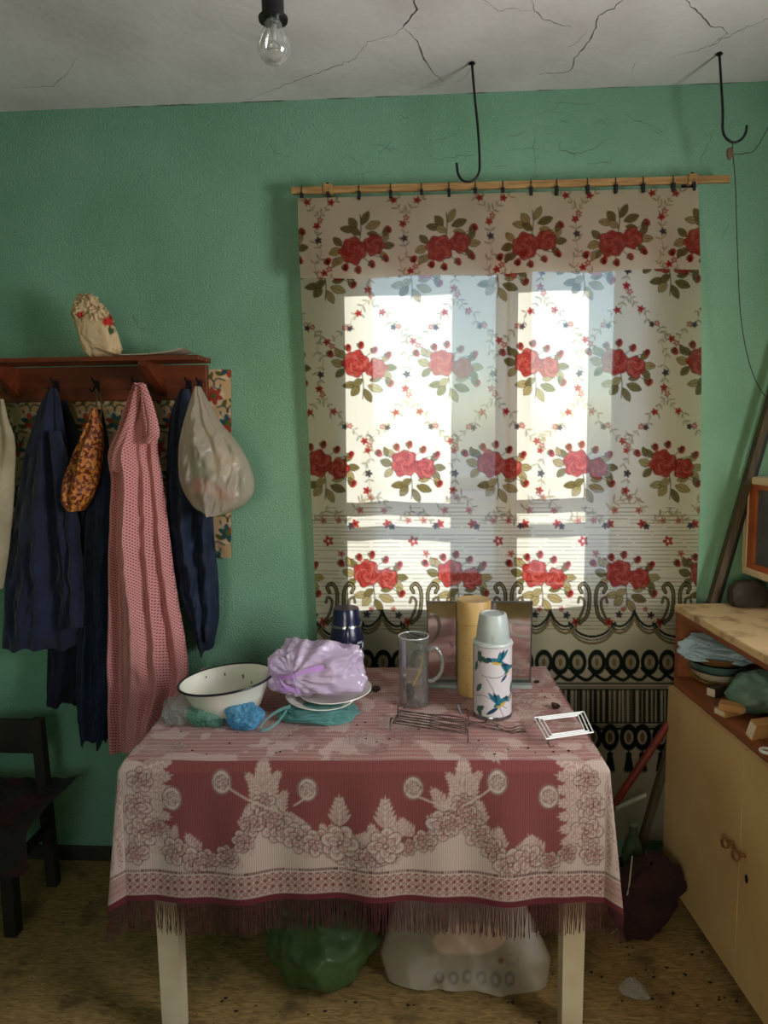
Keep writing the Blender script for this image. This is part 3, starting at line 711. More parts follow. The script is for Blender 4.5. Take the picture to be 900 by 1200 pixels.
DROP = 0.335
BUR, BEI, DBUR = srgb(124, 64, 62), srgb(188, 166, 152), srgb(84, 36, 38)
def paint_cloth():
    st = 0.002
    cv = Canvas(-HX - DROP, HX + DROP, -HY - DROP, HY + DROP, st, BUR)
    U, V = np.meshgrid(cv.u, cv.v); C = cv.C; K = 0.00197
    du, dv = np.abs(U) - HX, np.abs(V) - HY; m = np.maximum(du, dv)
    s = np.where(dv >= du, U / HX * 284, V / HY * 284); dpx = m / K
    bs = [-420, -284, -252, -246, -221, -186, -151, -131, -116, -91, -56, -29, 0, 24, 69, 99, 119, 144, 169, 219, 249, 253, 284, 420]
    bd = [-60, -8, 5, 67, 107, 119, 107, 82, 52, 82, 97, 107, 107, 107, 92, 60, 60, 92, 112, 117, 97, 4, -8, -60]
    db = np.interp(s, bs, bd); corner = (du > -0.0) & (dv > -0.0)
    put = lambda msk, col, a=1.0: cv.put(C, msk.astype(float), col, a)
    put((dpx > db) & (m > -0.06) | corner, BEI, 0.92)
    # faded weave of the top, lightened further to paint in the skylight on it
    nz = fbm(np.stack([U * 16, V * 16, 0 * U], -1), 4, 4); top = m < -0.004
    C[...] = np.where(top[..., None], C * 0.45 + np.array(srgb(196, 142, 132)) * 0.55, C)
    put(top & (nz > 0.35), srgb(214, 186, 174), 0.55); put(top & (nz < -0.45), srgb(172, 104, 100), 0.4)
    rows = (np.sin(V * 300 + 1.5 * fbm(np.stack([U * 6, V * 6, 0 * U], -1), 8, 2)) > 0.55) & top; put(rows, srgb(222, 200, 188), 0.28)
    MID = srgb(152, 98, 92)
    def blossom(u, v, r, seed, inv=False):
        f, d = (BEI, DBUR) if not inv else (MID, DBUR)
        rq = random.Random(int(seed * 991))
        for ring, (R0, L0, W0, n) in enumerate(((.52, .50, .40, 7), (.30, .34, .28, 5))):
            for k in range(n):
                a = seed + ring * .4 + k * 6.283 / n + rq.uniform(-.15, .15); q = rq.uniform(.85, 1.12); x, y = u + math.cos(a) * r * R0, v + math.sin(a) * r * R0
                cv.ellipse(x, y, r * L0 * q, r * W0 * q, a, d); cv.ellipse(x, y, r * L0 * q - .0022, r * W0 * q - .0022, a, f)
                for j in (-1, 0, 1): cv.line([(x - math.cos(a) * r * L0 * .5 - math.sin(a) * j * r * .1, y - math.sin(a) * r * L0 * .5 + math.cos(a) * j * r * .1), (x + math.cos(a + j * .3) * r * L0 * .55, y + math.sin(a + j * .3) * r * L0 * .55)], .0022, MID, .9)
        cv.ellipse(u, v, r * .16, r * .16, 0, d); cv.ellipse(u, v, r * .09, r * .09, 0, f)
    def fern(u, v, Ln, a, fill=BEI):
        p0 = np.array([u, v]); d = np.array([math.cos(a), math.sin(a)])
        cv.leaf(u, v, Ln * 1.25, Ln * .12, a, fill)
        for k in range(5):
            q = p0 + d * Ln * (0.05 + 0.2 * k)
            for sg in (-1, 1): cv.leaf(q[0], q[1], Ln * (0.62 - 0.08 * k), Ln * .13, a + sg * (.72 - .06 * k), fill, None, 0.95); cv.leaf(q[0], q[1], Ln * (0.5 - 0.07 * k), Ln * .045, a + sg * (.72 - .06 * k), MID, None, 0.9)
    def medal(u, v, r): cv.ellipse(u, v, r * .8, r, 0, BEI); cv.ring(u, v, r * .74, r * .94, .003, DBUR, .8); fern(u, v + r * .5, r * 1.1, -1.4); cv.rose(u, v, r * .55, BEI, DBUR, srgb(164, 104, 100), seed=u * 50)
    # garland of one side in local (s metres along, d metres down)
    def side(T):
        rq = random.Random(6)
        def fr(x, y, Ln, a): p = T(x * K, y * K); q = T(x * K + math.cos(a) * .01, y * K + math.sin(a) * .01); fern(p[0], p[1], Ln * K, math.atan2(q[1] - p[1], q[0] - p[0]))
        def bl(x, y, r): p = T(x * K, y * K); blossom(p[0], p[1], r * K, x * 0.31 + y)
        for y in range(8, 100, 13):                     # feathery leaves pointing in from the corners
            fr(-262, y, 34 - y * .06, -.35 + y * .008); fr(264, y, 34 - y * .06, math.pi + .35 - y * .008)
        for x in (-262, 262): bl(x, 20, 16); bl(x * 1.02, 52, 18); bl(x, 84, 20); bl(x * 1.03, 110, 15)
        for x in range(-240, 245, 15):
            y = float(np.interp(x, bs, bd))
            if rq.random() < .75: fr(x + rq.uniform(-5, 5), y - 4, rq.uniform(20, 30), -1.57 + rq.uniform(-.8, .8))
            if rq.random() < .5: fr(x, y + 6, rq.uniform(14, 20), 1.57 + rq.uniform(-1.1, 1.1))
        for x in range(-244, 250, 21): y = float(np.interp(x, bs, bd)); bl(x + rq.uniform(-4, 4), y + rq.uniform(0, 9), rq.choice((12, 15, 18, 20)))
        for x in (-116, 119):                            # tall sprays reaching up to the table edge
            for y, a, Ln in [(60, -1.9, 34), (56, -1.2, 34), (40, -1.57, 36), (34, -2.3, 26), (32, -.8, 26), (18, -1.57, 24)]: fr(x, y, Ln, a)
            bl(x, 50, 15); bl(x + 8, 66, 15); bl(x - 14, 74, 14)
        bl(-27, 100, 23); bl(27, 100, 23); fr(-27, 80, 34, -1.57); fr(27, 80, 34, -1.57)
        for x, y in [(-225, 42), (-165, 22), (-64, 32), (60, 30), (158, 22), (218, 40)]: p = T(x * K, y * K); medal(p[0], p[1], 15 * K)
        for pts in [[(-158, 28), (-130, 45), (-100, 60)], [(-60, 36), (-70, 45), (-80, 52)], [(64, 40), (85, 48), (104, 55)], [(150, 30), (135, 42), (118, 52)]]:
            cv.line(spline2([T(a * K, b_ * K) for a, b_ in pts], 10), .004, BEI)
    for su in (-1, 1):
        for sv in (-1, 1):
            for a_, b_, r_ in [(.05, .06, .05), (.13, .04, .045), (.04, .14, .045), (.12, .13, .05), (.2, .08, .04), (.08, .21, .04), (.2, .2, .045)]: blossom(su * (HX + a_), sv * (HY + b_), r_, a_ * 60)
            for a_, b_, g_ in [(.08, .1, .4), (.1, .08, 1.2), (.16, .16, .8), (.02, .1, 1.6), (.1, .02, 0)]: fern(su * (HX + a_), sv * (HY + b_), .07, math.atan2(sv * math.sin(g_), su * math.cos(g_)))
    side(lambda a, d: (a, -HY - d)); side(lambda a, d: (-a, HY + d))
    r_ = HY / HX
    side(lambda a, d: (HX + d, a * r_)); side(lambda a, d: (-HX - d, -a * r_))
    # faint flowers on the top
    rg = random.Random(8); keep = cv.C.copy()
    for k in range(70):
        u, v = rg.uniform(-HX, HX), rg.uniform(-HY, HY)
        e = min(HX - abs(u), HY - abs(v))
        if e < .03 or (e > 0.17 and rg.random() < .5): continue
        blossom(u, v, rg.uniform(.028, .045), rg.uniform(0, 6), rg.random() < .3); fern(u, v, .07, rg.uniform(0, 6.28))
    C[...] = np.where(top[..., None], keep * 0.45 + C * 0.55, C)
    # border band
    h = DROP - m; hp = h / K; al = np.where(dv >= du, U, V)
    band = (hp > 9) & (hp < 34); put(band, BUR); q = np.abs(((al / (K * 9)) % 1) - .5) * 2; w = np.abs(((hp - 9) / 8.4 % 1) - .5) * 2
    lat = np.abs(q + w - 1); put(band & (lat < .22), BEI, .95); put(band & (q + w < .42), BEI, .7); put(band & (q < .12) & (w > .8), BEI, .8)
    put((hp >= 34) & (hp < 36.5), BEI); put((hp >= 36.5) & (hp < 39) & (((al / (K * 3.2)) % 1) < .7), DBUR); put(hp <= 9, srgb(92, 28, 34)); put((hp > 8) & (hp < 9.5), BEI, .7)
    return cv
TC = paint_cloth()
def drape(u, v, lift=0.002):
    """cloth point (u, v) laid over the table top, hanging beyond its edge (table's own axes)"""
    u = np.asarray(u, float); v = np.asarray(v, float)
    du, dv = np.maximum(np.abs(u) - HX, 0), np.maximum(np.abs(v) - HY, 0); su, sv = np.sign(u), np.sign(v)
    m = np.maximum(du, dv); r = np.hypot(du, dv); phi = np.arctan2(dv, du); cr = (du > 0) & (dv > 0)
    cf = np.where(cr, np.sin(2 * phi) ** 2, 0)
    fl = 0.012 * np.minimum(1, m / 0.02) + 0.03 * m
    wav = np.where(dv > 0, 0.006 * np.sin(u * 19 + 1) + 0.005 * np.sin(u * 41 + 0.5), 0.006 * np.sin(v * 23) + .004 * np.sin(v * 47)) * np.minimum(1, m / 0.2)
    fade = np.where(dv > 0, np.clip((HX - np.abs(u)) / .10, 0, 1), np.clip((HY - np.abs(v)) / .10, 0, 1)); fade = fade * fade * (3 - 2 * fade); wav = wav * fade
    back = (sv > 0) & (dv > 0)
    out_ = np.where(back, 0.3, 1) * (fl + np.where(cr, 0, wav) * np.where(back, .3, 1)) + cf * 0.075 * r
    dx = np.where(du > 0, np.cos(phi), 0); dy = np.where(dv > 0, np.sin(phi), 0)
    x = np.clip(u, -HX, HX) + su * dx * out_; y = np.clip(v, -HY, HY) + sv * dy * out_ * np.where(back, .5, 1)
    z = TZ + lift - (m + 0.12 * (r - m)) + np.where(m > 0, 0, 0.0012 * fbm(np.stack([u * 9, v * 9, 0 * u], -1), 3, 2))
    z = z + np.where((dv > 0) & (~cr), 0.006 * np.sin(u * 9 + 2) * m / DROP * fade, 0)
    return np.stack([x, y, z], -1)
us = np.concatenate([np.linspace(-HX - DROP, -HX, 112)[:-1], np.linspace(-HX, HX, 373), np.linspace(HX, HX + DROP, 112)[1:]])
vs_ = np.concatenate([np.linspace(-HY - DROP, -HY, 128)[:-1], np.linspace(-HY, HY, 221), np.linspace(HY, HY + DROP, 90)[1:]])
GU, GV = np.meshgrid(us, vs_)
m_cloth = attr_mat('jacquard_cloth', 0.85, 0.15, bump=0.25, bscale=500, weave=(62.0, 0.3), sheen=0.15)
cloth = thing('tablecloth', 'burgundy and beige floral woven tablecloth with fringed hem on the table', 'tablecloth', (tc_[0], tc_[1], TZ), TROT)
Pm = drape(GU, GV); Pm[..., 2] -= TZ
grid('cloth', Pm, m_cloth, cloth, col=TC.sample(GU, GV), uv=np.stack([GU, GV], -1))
# fringe
m_fringe = mat('fringe_thread', srgb(78, 28, 32), 0.9, col2=srgb(54, 18, 22), scale=40)
rg = random.Random(4); fb = MB(); W_, H_ = HX + DROP, HY + DROP
hem = []
for a in np.arange(-W_, W_, 0.0034): hem.append((a, -H_, 0, -1))
for a in np.arange(-H_, H_, 0.006): hem += [(-W_, a, -1, 0), (W_, a, 1, 0)]
fu, fvv = [], []
for (u, v, nx, ny) in hem:
    Ln = rg.uniform(.066, .080); j = rg.gauss(0, .0035); j2 = rg.uniform(-.0015, .0015)
    for t in (0, .34, .67, 1):
        off = j * t + j2 * math.sin(t * 5)
        for sd in (-1, 1):
            wdt = sd * .0009 + off
            fu.append(u + nx * Ln * t + (wdt if nx == 0 else 0)); fvv.append(v + ny * Ln * t + (wdt if ny == 0 else 0))
FP = drape(np.array(fu), np.array(fvv)); FP[:, 2] -= TZ
rgn = np.random.RandomState(2)
nth = len(hem); FP = FP.reshape(nth, 4, 2, 3); FP[..., 1] += rgn.uniform(-.004, .004, (nth, 1, 1)) * np.array([0, .3, .7, 1])[None, :, None]
FP = FP.reshape(-1, 3); fc = []
for k in range(nth):
    for t in range(3): i = k * 8 + t * 2; fc.append((i, i + 1, i + 3, i + 2))
fb.add(FP, fc); tag(fb.build('fringe', m_fringe, cloth), kind='stuff')

# ------------------------------------------------------------------ things on the table
ZT = TZ + 0.0035
m_enamel = mat('enamel_white', srgb(232, 228, 214), 0.22, col2=srgb(216, 210, 192), scale=6, spec=0.6)
m_rim = mat('enamel_rim', srgb(22, 22, 30), 0.3)
m_lilac = plastic_film('film_lilac', srgb(232, 212, 238), 0.22, 0.16, 0.3)
m_teal = plastic_film('film_teal', srgb(140, 204, 198), 0.5, 0.25, 0.4)
m_blue = plastic_film('film_blue', srgb(112, 186, 222), 0.35, 0.25, 0.4)
m_green = plastic_film('film_green', srgb(150, 206, 184), 0.6, 0.25, 0.4)
m_clear = plastic_film('film_clear', srgb(226, 228, 226), 0.8, 0.12, 0.2)
m_china = mat('china', srgb(226, 222, 212), 0.25, col2=srgb(210, 204, 192), scale=5, spec=0.5)

# enamel basin, tilted on the bags below it
p = AZ(266, 842, ZT)
basin = thing('basin', 'white enamel basin with a dark blue rim', 'basin', (p[0], p[1] + 0.03, ZT + 0.004))
R = 0.122
prof = [(0.0, 0.004), (0.070, 0.004), (0.082, 0.010), (0.100, 0.045), (0.114, 0.078), (R, 0.084), (R + 0.003, 0.081), (0.117, 0.074), (0.103, 0.043), (0.085, 0.006), (0.072, 0.0), (0.0, 0.0)]
bo = MB().lathe(prof, 56).build('body', m_enamel, basin, True)
ro = MB().lathe([(R + .004 + .0032 * math.cos(a), .0835 + .0032 * math.sin(a)) for a in np.linspace(0, 2 * math.pi, 9)[:-1]], 56, closed=True).build('rim', m_rim, basin, True)
m_chip = mat('enamel_chip', srgb(60, 50, 44), 0.7)
for (a, zz, sz) in ((1.2, .05, .006), (1.7, .06, .004), (0.9, .035, .004), (2.2, .065, .003)):
    rr = 0.0995 + (zz - .045) * .42
    MB().box(-.0008, .0008, -sz * .3, sz * .3, -sz, sz).build('chip', m_chip, basin).matrix_local = Matrix.Translation((rr * math.cos(a), rr * math.sin(a), zz + .004)) @ Matrix.Rotation(a, 4, 'Z')
basin.rotation_euler = (math.radians(-1.5), math.radians(-5), 0.2)
basin.location.z += 0.012

def on_table(px, py, dy=0.0): q = AZ(px, py, ZT); return (float(q[0]), float(q[1] + dy), ZT)

# bags around the basin
def bag(name, label, pxc, pyb, w_px, h_px, depth, material, seed, crumple=.12, freq=1.7, power=.9, rotz=0.0, cat='plastic bag', dy=0.0, z0=None, shape=None):
    q = AZ(pxc, pyb, ZT); s = MPP(q[1]); rx, rz = w_px * s / 2, h_px * s / 2
    o = blob(name, (rx, depth, rz), material, seed=seed, crumple=crumple, freq=freq, power=power, rotz=rotz, floor=-rz * .92, shape=shape, facet=34, ridge=.11, nu=120, nv=80)
    o.location = (float(q[0]), float(q[1] + depth * .8 + dy), (ZT if z0 is None else z0) + rz * .92 + .001)
    return tag(o, label, cat)
bag('plastic_bag', 'clear polythene bag crumpled at the left of the enamel basin', 207, 852, 46, 30, .045, m_clear, 3)
bag('plastic_bag', 'pale green see-through bag crumpled under the front of the basin', 238, 854, 46, 24, .035, m_green, 5)
bag('plastic_bag', 'small knotted sky-blue bag in front of the basin', 284, 858, 46, 32, .035, m_blue, 7)
teal = thing('plastic_bag', 'teal plastic bag with loop handles spread under the plates', 'plastic bag', on_table(372, 850))
s_ = MPP(teal.location.y)
o = blob('film', (52 * s_, .075, 8.5 * s_), m_teal, teal, (0, .06, 8.5 * s_ * .9), seed=11, crumple=.1, freq=1.6, power=.85, facet=50, ridge=.08, nu=120, nv=80, floor=-8.5 * s_ * .9)
hp = [(-.085, .03, .03), (-.10, .0, .012), (-.118, -.03, .004), (-.135, -.045, .004), (-.142, -.03, .006), (-.13, -.01, .02), (-.105, .01, .034), (-.075, .03, .04)]
hc = curve3(hp, 40)
hw = np.stack([hc + np.array([0, 0, .004]), hc + np.array([0.002, -.006, -.002])], 1); hw[..., 2] = np.maximum(hw[..., 2], .002)
grid('handle', hw, m_teal, teal)

# plates and the lilac bag
pl = AZ(375, 846, ZT)
def plate(label, x, y, z, r, tilt, group=None):
    root = thing('plate', label, 'plate', (x, y, z), 0.3, group)
    MB().lathe([(0, 0), (r * .55, 0), (r * .6, .003), (r * .95, .015), (r, .018), (r * .99, .0205), (r * .93, .018), (r * .58, .0065), (0, .005)], 48).build('dish', m_china, root, True)
    MB().lathe([(r * .50, -.0015), (r * .56, -.0015), (r * .56, .001), (r * .50, .001)], 40, closed=True).build('foot_ring', m_china, root, True)
    root.rotation_euler = (math.radians(tilt[0]), math.radians(tilt[1]), 0)
    return root
px0, py0 = float(pl[0]), float(pl[1])
plate('white plate lying lowest on the teal bag', px0 - .012, py0 + .085, ZT + .022, .095, (3, 4))
plate('white plate on top of the other plate under the lilac bag', px0 + .030, py0 + .105, ZT + .032, .100, (2, -3))
def lilac_shape(P, D):
    x, z = P[..., 0] + .05, P[..., 2] - .005; an = np.arctan2(z, x); rr = np.hypot(x, z); fr = D[..., 1] < .3
    P[..., 1] -= np.where(fr, .0045 * np.sin(an * 17 + 2 * np.sin(an * 3)) * np.exp(-((rr - .05) / .06) ** 2), 0); P[..., 2] += .004 * np.sin(an * 11) * np.clip(D[..., 2], 0, 1); return P
lil = thing('plastic_bag', 'crumpled lilac carrier bag tied in a knot on the plates', 'plastic bag', (px0 - .022, py0 + .10, ZT + .049))
blob('film', (.150, .105, .080), m_lilac, lil, (0, 0, .066), seed=23, crumple=.16, freq=1.25, power=.85, facet=60, ridge=.055, floor=-.064, nu=150, nv=100, shape=lilac_shape)
m_inside = mat('bread_beige', srgb(200, 176, 140), 0.8, col2=srgb(168, 130, 96), scale=20)
blob('contents', (.075, .06, .035), m_inside, lil, (-.02, .0, .047), seed=31, crumple=.15, floor=-.034, nu=40, nv=30)
m_lilac2 = plastic_film('film_lilac_strap', srgb(206, 156, 222), 0.05, 0.3, 0.3)
for pts in ([(-.085, -.075, .085), (-.075, -.095, .06), (-.055, -.10, .035), (-.025, -.098, .025)], [(-.085, -.08, .055), (-.05, -.10, .06), (-.01, -.098, .075), (.03, -.085, .08)],
            [(-.045, -.10, .08), (-.035, -.104, .05), (-.028, -.1, .02)], [(-.10, -.05, .09), (-.095, -.08, .06), (-.07, -.095, .03), (-.045, -.098, .03)]):
    c = curve3([(a * 1.12, b__ * 1.12, c_ * 1.1 + .01) for a, b__, c_ in pts], 20); w = np.linspace(.004, .007, 20)[:, None]
    grid('strap', np.stack([c + np.concatenate([0 * w, 0 * w, w], 1), c + np.concatenate([w * .4, -.002 + 0 * w, -w], 1)], 1), m_lilac2, lil)

# dark blue chequered flask
m_navy = mat('navy_gloss', srgb(20, 24, 58), 0.25, spec=0.6)
m_flaskprint = attr_mat('flask_print', 0.3, 0.5)
def painted_cylinder(name, prof, parent, paint, material, nu=140, nv=120):
    zz = np.array([q[1] for q in prof]); rr = np.array([q[0] for q in prof]); t = np.concatenate([[0], np.cumsum(np.hypot(np.diff(rr), np.diff(zz)))])
    q = np.linspace(0, t[-1], nv); r = np.interp(q, t, rr); z = np.interp(q, t, zz); th = np.linspace(0, 2 * np.pi, nu, endpoint=False)
    T, Z = np.meshgrid(th, z); Rr = np.repeat(r[:, None], nu, 1)
    return grid(name, np.stack([Rr * np.cos(T), Rr * np.sin(T), Z], -1)[:, ::1], material, parent, closed=True, col=paint(T, Z))
loc = on_table(406, 806, .03); loc = (loc[0], min(loc[1], -.19), ZT)
fl = thing('vacuum_flask', 'dark blue flask with white chequered body behind the lilac bag', 'flask', loc)
s_ = MPP(loc[1]); r = 20.5 * s_; Hf = AY(405, 712, loc[1])[2] - ZT
def chk(T, Z):
    a = np.floor(T / (2 * np.pi) * 16) + np.floor(Z / .017); c = np.where((a % 2 == 0)[..., None], np.array(srgb(200, 202, 206)), np.array(srgb(22, 26, 58)))
    return np.where((Z > Hf * .60)[..., None], np.array(srgb(22, 26, 58)), c)
painted_cylinder('body', [(0.001, 0), (r * .97, 0), (r, .004), (r, Hf * .62), (r * .95, Hf * .68), (r * .80, Hf * .80)], fl, chk, m_flaskprint)
MB().lathe([(r * .80, Hf * .80), (r * .86, Hf * .81), (r * .82, Hf * .86), (r * .78, Hf * .97), (r * .72, Hf), (0, Hf)], 40).build('lid', m_navy, fl, True)
MB().tube(curve3([(r * .2, -r * .8, Hf * .80), (r * .22, -r * 1.55, Hf * .78), (r * .24, -r * 1.6, Hf * .5), (r * .22, -r * 1.0, Hf * .36)], 20), .006, 8).build('handle', m_navy, fl, True)
m_chrome = mat('chrome_worn', srgb(170, 172, 174), 0.25, metal=1.0, col2=srgb(120, 118, 116), scale=20)
MB().lathe([(r * .86, Hf * .775), (r * .93, Hf * .775), (r * .90, Hf * .805), (r * .84, Hf * .805)], 40, closed=True).build('collar', m_chrome, fl, True)

# glass pitcher with a yellow-handled brush in it
loc = on_table(485, 830, .038); s_ = MPP(loc[1]); r = 18.5 * s_; Hg = AY(485, 745, loc[1])[2] - ZT
m_glass = clear_glass('drink_glass', (0.97, 0.98, 0.98), 0.10, 0.04, dirt=((.6, .6, .55), 0.05))
gp = thing('glass_pitcher', 'tall clear glass pitcher with a handle, behind the wire rack', 'pitcher', loc)
MB().lathe([(0, 0), (r * .96, 0), (r, .006), (r * .98, Hg * .5), (r * 1.0, Hg), (r * .93, Hg), (r * .91, Hg * .5), (r * .9, .014), (0, .010)], 48).build('body', m_glass, gp, True)
m_glassrim = mat('glass_rim', srgb(190, 196, 196), 0.12, spec=0.8)
MB().lathe([(r * .965 + .0016 * math.cos(a), Hg + .0016 * math.sin(a)) for a in np.linspace(0, 2 * math.pi, 9)[:-1]], 48, closed=True).build('rim', m_glassrim, gp, True)
hd = curve3([(r * .97, -.004, Hg * .80), (r * 1.5, -.008, Hg * .83), (r * 1.85, -.012, Hg * .68), (r * 1.75, -.012, Hg * .48), (r * 1.3, -.008, Hg * .36), (r * .97, -.004, Hg * .34)], 28)
MB().tube(hd, .0055, 10).build('handle', clear_glass('handle_glass', (.85, .87, .86), 0.9, 0.05, dirt=((.7, .72, .7), 0.22)), gp, True)
br = thing('brush', 'bottle brush with a yellow handle standing in the glass pitcher', 'brush', (loc[0] - r * .25, loc[1], ZT + .013))
m_yel = mat('yellow_plastic', srgb(176, 142, 40), 0.4); m_bristle = mat('dark_bristle', srgb(52, 40, 34), 0.9, bump=0.8, bscale=200)
MB().tube(curve3([(0, 0, .012), (.008, 0, .04), (.030, .004, .085), (.036, .004, .13)], 16), [.0028] * 16, 8).build('handle', m_yel, br, True)
blob('bristles', (.012, .012, .020), m_bristle, br, (-.001, 0, .021), seed=4, crumple=.3, freq=6, nu=32, nv=24)

# standing mirror
loc = on_table(561, 803, 0); s_ = MPP(loc[1]); Wm = 124 * s_; Hm = AY(561, 703, loc[1])[2] - ZT
m_mir = mat('mirror_silver', (0.78, 0.75, 0.73), 0.08, metal=1.0, col2=(0.5, 0.46, 0.44), scale=9, lo=.45, hi=.75)
m_mfr = mat('mirror_frame', srgb(92, 88, 84), 0.4, metal=0.6)
mr = thing('standing_mirror', 'tarnished rectangular mirror standing upright at the back of the table', 'mirror', loc, TROT * .3)
lean = -.020
def mbox(x0, x1, z0, z1, y0, y1):
    v = [(x, y + z / Hm * lean, z) for z in (z0, z1) for y in (y0, y1) for x in (x0, x1)]
    return v, [(0, 2, 3, 1), (4, 5, 7, 6), (0, 1, 5, 4), (2, 6, 7, 3), (0, 4, 6, 2), (1, 3, 7, 5)]
f_ = .0035
MB().add(*mbox(-Wm / 2 + f_, Wm / 2 - f_, .016, Hm - f_, .0, .004)).build('mirror_glass', m_mir, mr)
b = MB(); b.add(*mbox(-Wm / 2, -Wm / 2 + f_, .012, Hm, -.003, .008)); b.add(*mbox(Wm / 2 - f_, Wm / 2, .012, Hm, -.003, .008)); b.add(*mbox(-Wm / 2, Wm / 2, Hm - f_, Hm, -.003, .008)); b.add(*mbox(-Wm / 2, Wm / 2, .010, .016, -.003, .008)); b.build('frame', m_mfr, mr)
MB().box(-Wm / 2, Wm / 2, -.028, .02, .0, .010, .001).build('base', mat('frosted_ledge', srgb(150, 158, 150), 0.3), mr)
MB().tube([(-Wm * .29 + .006 * math.cos(a), .004 + lean, Hm + .005 + .006 * math.sin(a)) for a in np.linspace(0, 2 * math.pi, 13)], .0012, 6).build('hanging_ring', m_black, mr, True)
MB().add(*mbox(-Wm / 2 + .01, Wm / 2 - .01, .02, Hm - .01, .004, .007)).build('backing', m_mfr, mr)

# cream cylinder
loc = on_table(556, 816, .03); s_ = MPP(loc[1]); r = 19.5 * s_; Hc = AY(556, 702, loc[1])[2] - ZT
m_cyl = mat('cream_enamel_tin', srgb(206, 172, 112), 0.45, col2=srgb(186, 148, 90), scale=9, bump=0.1)
cy = thing('tin_canister', 'tall cream cylindrical tin with a lid in front of the mirror', 'tin', loc)
MB().lathe([(0, 0), (r * .97, 0), (r, .004), (r, Hc * .76), (r * .97, Hc * .762), (0, Hc * .762)], 48).build('body', m_cyl, cy, True)
MB().lathe([(r * .98, Hc * .765), (r * 1.035, Hc * .765), (r * 1.035, Hc * .985), (r * 1.0, Hc), (r * .9, Hc - .002), (0, Hc - .003)], 48).build('lid', m_cyl, cy, True)
m_rust = mat('rust_spot', srgb(96, 56, 26), 0.9)
for k in range(9):
    a = -math.pi / 2 + random.Random(k).uniform(-1, 1); zz = random.Random(k + 40).uniform(.1, .95) * Hc; q = .001 + .0016 * random.Random(k + 9).random(); rr = r * (1.037 if zz > Hc * .765 else 1.002)
    MB().lathe([(0, 0), (q, 0), (q * .6, .0004), (0, .0004)], 8).build('rust_spot', m_rust, cy).matrix_local = Matrix.Translation((rr * math.cos(a), rr * math.sin(a), zz)) @ Vector((math.cos(a), math.sin(a), 0)).to_track_quat('Z', 'Y').to_matrix().to_4x4()

# flask with birds
loc = on_table(578, 840, .022); s_ = MPP(loc[1]); r = 22.8 * s_; Hb = AY(577, 718, loc[1])[2] - ZT
bf = thing('vacuum_flask', 'white flask printed with teal birds and topped with a grey cup', 'flask', loc)
hb = Hb * .70
VH = hb / r
fc = Canvas(-math.pi, math.pi, 0, VH, .012, srgb(206, 196, 198), 1.4)
T1, T2, YL, BK, GR = srgb(30, 110, 128), srgb(18, 58, 80), srgb(190, 158, 66), srgb(24, 26, 30), srgb(44, 88, 70)
def bird(x, y, s, f=1, up=0.0):
    """small flying bird heading to f, v measured downwards"""
    an = lambda a: a if f > 0 else math.pi - a
    fc.leaf(x, y, .95 * s, .22 * s, an(math.pi - .25 - up), T2, BK)              # tail
    fc.leaf(x - f * .35 * s, y + .02 * s, 1.15 * s, .42 * s, an(-.15 - up), T1, BK); fc.leaf(x - f * .2 * s, y + .08 * s, .8 * s, .2 * s, an(-.1 - up), YL)
    fc.ellipse(x + f * .72 * s, y - .16 * s - up * .6 * s, .20 * s, .17 * s, 0, T2); fc.leaf(x + f * .85 * s, y - .16 * s - up * .6 * s, .26 * s, .09 * s, an(.1), BK)
    for k in range(3): fc.leaf(x + f * .05 * s, y - .05 * s, (1.1 - .18 * k) * s, .24 * s, an(-2.3 + .28 * k), (T1, T2, T1)[k], BK)
cA = -math.pi / 2
for pts in ([(cA - 1.2, VH * .70), (cA - .5, VH * .66), (cA + .2, VH * .76), (cA + .7, VH * .84)], [(cA - .4, VH * .42), (cA - .1, VH * .55), (cA + .1, VH * .70), (cA + .5, VH * .95)], [(cA - .7, VH * .38), (cA + .1, VH * .40), (cA + .9, VH * .33)], [(cA - 1.0, 0), (cA - .8, VH * .12), (cA - .9, VH * .3)]):
    fc.line(spline2(pts, 16), .03, srgb(58, 54, 46))
for x, y, s, f, u in [(cA + .25, VH * .20, .78, -1, .1), (cA + .75, VH * .36, .6, 1, .5), (cA + .25, VH * .80, .85, 1, .35), (cA - 2.2, VH * .4, .8, 1, .2), (cA + 2.4, VH * .6, .8, -1, .2), (cA + 1.1, VH * .66, .6, -1, -.6)]: bird(x, y, s, f, u)
for x, y, a in [(cA - .95, VH * .06, 1.2), (cA - .85, VH * .12, .5), (cA - 1.0, VH * .2, 1.9), (cA - .7, VH * .50, 2.2), (cA - .95, VH * .82, 1.2), (cA - 1.05, VH * .9, -.6), (cA + 1.0, VH * .62, -1.0), (cA - .75, VH * .05, 1.9)]: fc.leaf(x, y, .62, .26, a, GR, BK)
painted_cylinder('body', [(r * .96, .006), (r, .010), (r, hb)], bf, lambda T, Z: fc.sample(((T + math.pi) % (2 * math.pi)) - math.pi, (hb - Z) / r), attr_mat('bird_print', 0.28, 0.5), 200, 130)
MB().lathe([(0, 0), (r * 1.02, 0), (r * 1.03, .004), (r * 1.0, .009), (0, .009)], 48).build('base_ring', m_chrome, bf, True)
MB().lathe([(r * .6, hb), (r * 1.03, hb), (r * 1.06, hb + .004), (r * 1.0, hb + .010), (r * .86, hb + .012), (r * .6, hb + .012)], 48, closed=True).build('collar', mat('grey_plastic', srgb(186, 190, 186), 0.35), bf, True)
m_cup = mat('cup_plastic', srgb(176, 182, 178), 0.35, col2=srgb(164, 170, 164), scale=5)
MB().lathe([(r * .86, hb + .012), (r * .88, hb + .014), (r * .82, hb + (Hb - hb) * .55), (r * .72, Hb - .006), (r * .68, Hb - .001), (r * .6, Hb), (r * .58, Hb - .003), (0, Hb - .003)], 48).build('cup', m_cup, bf, True)
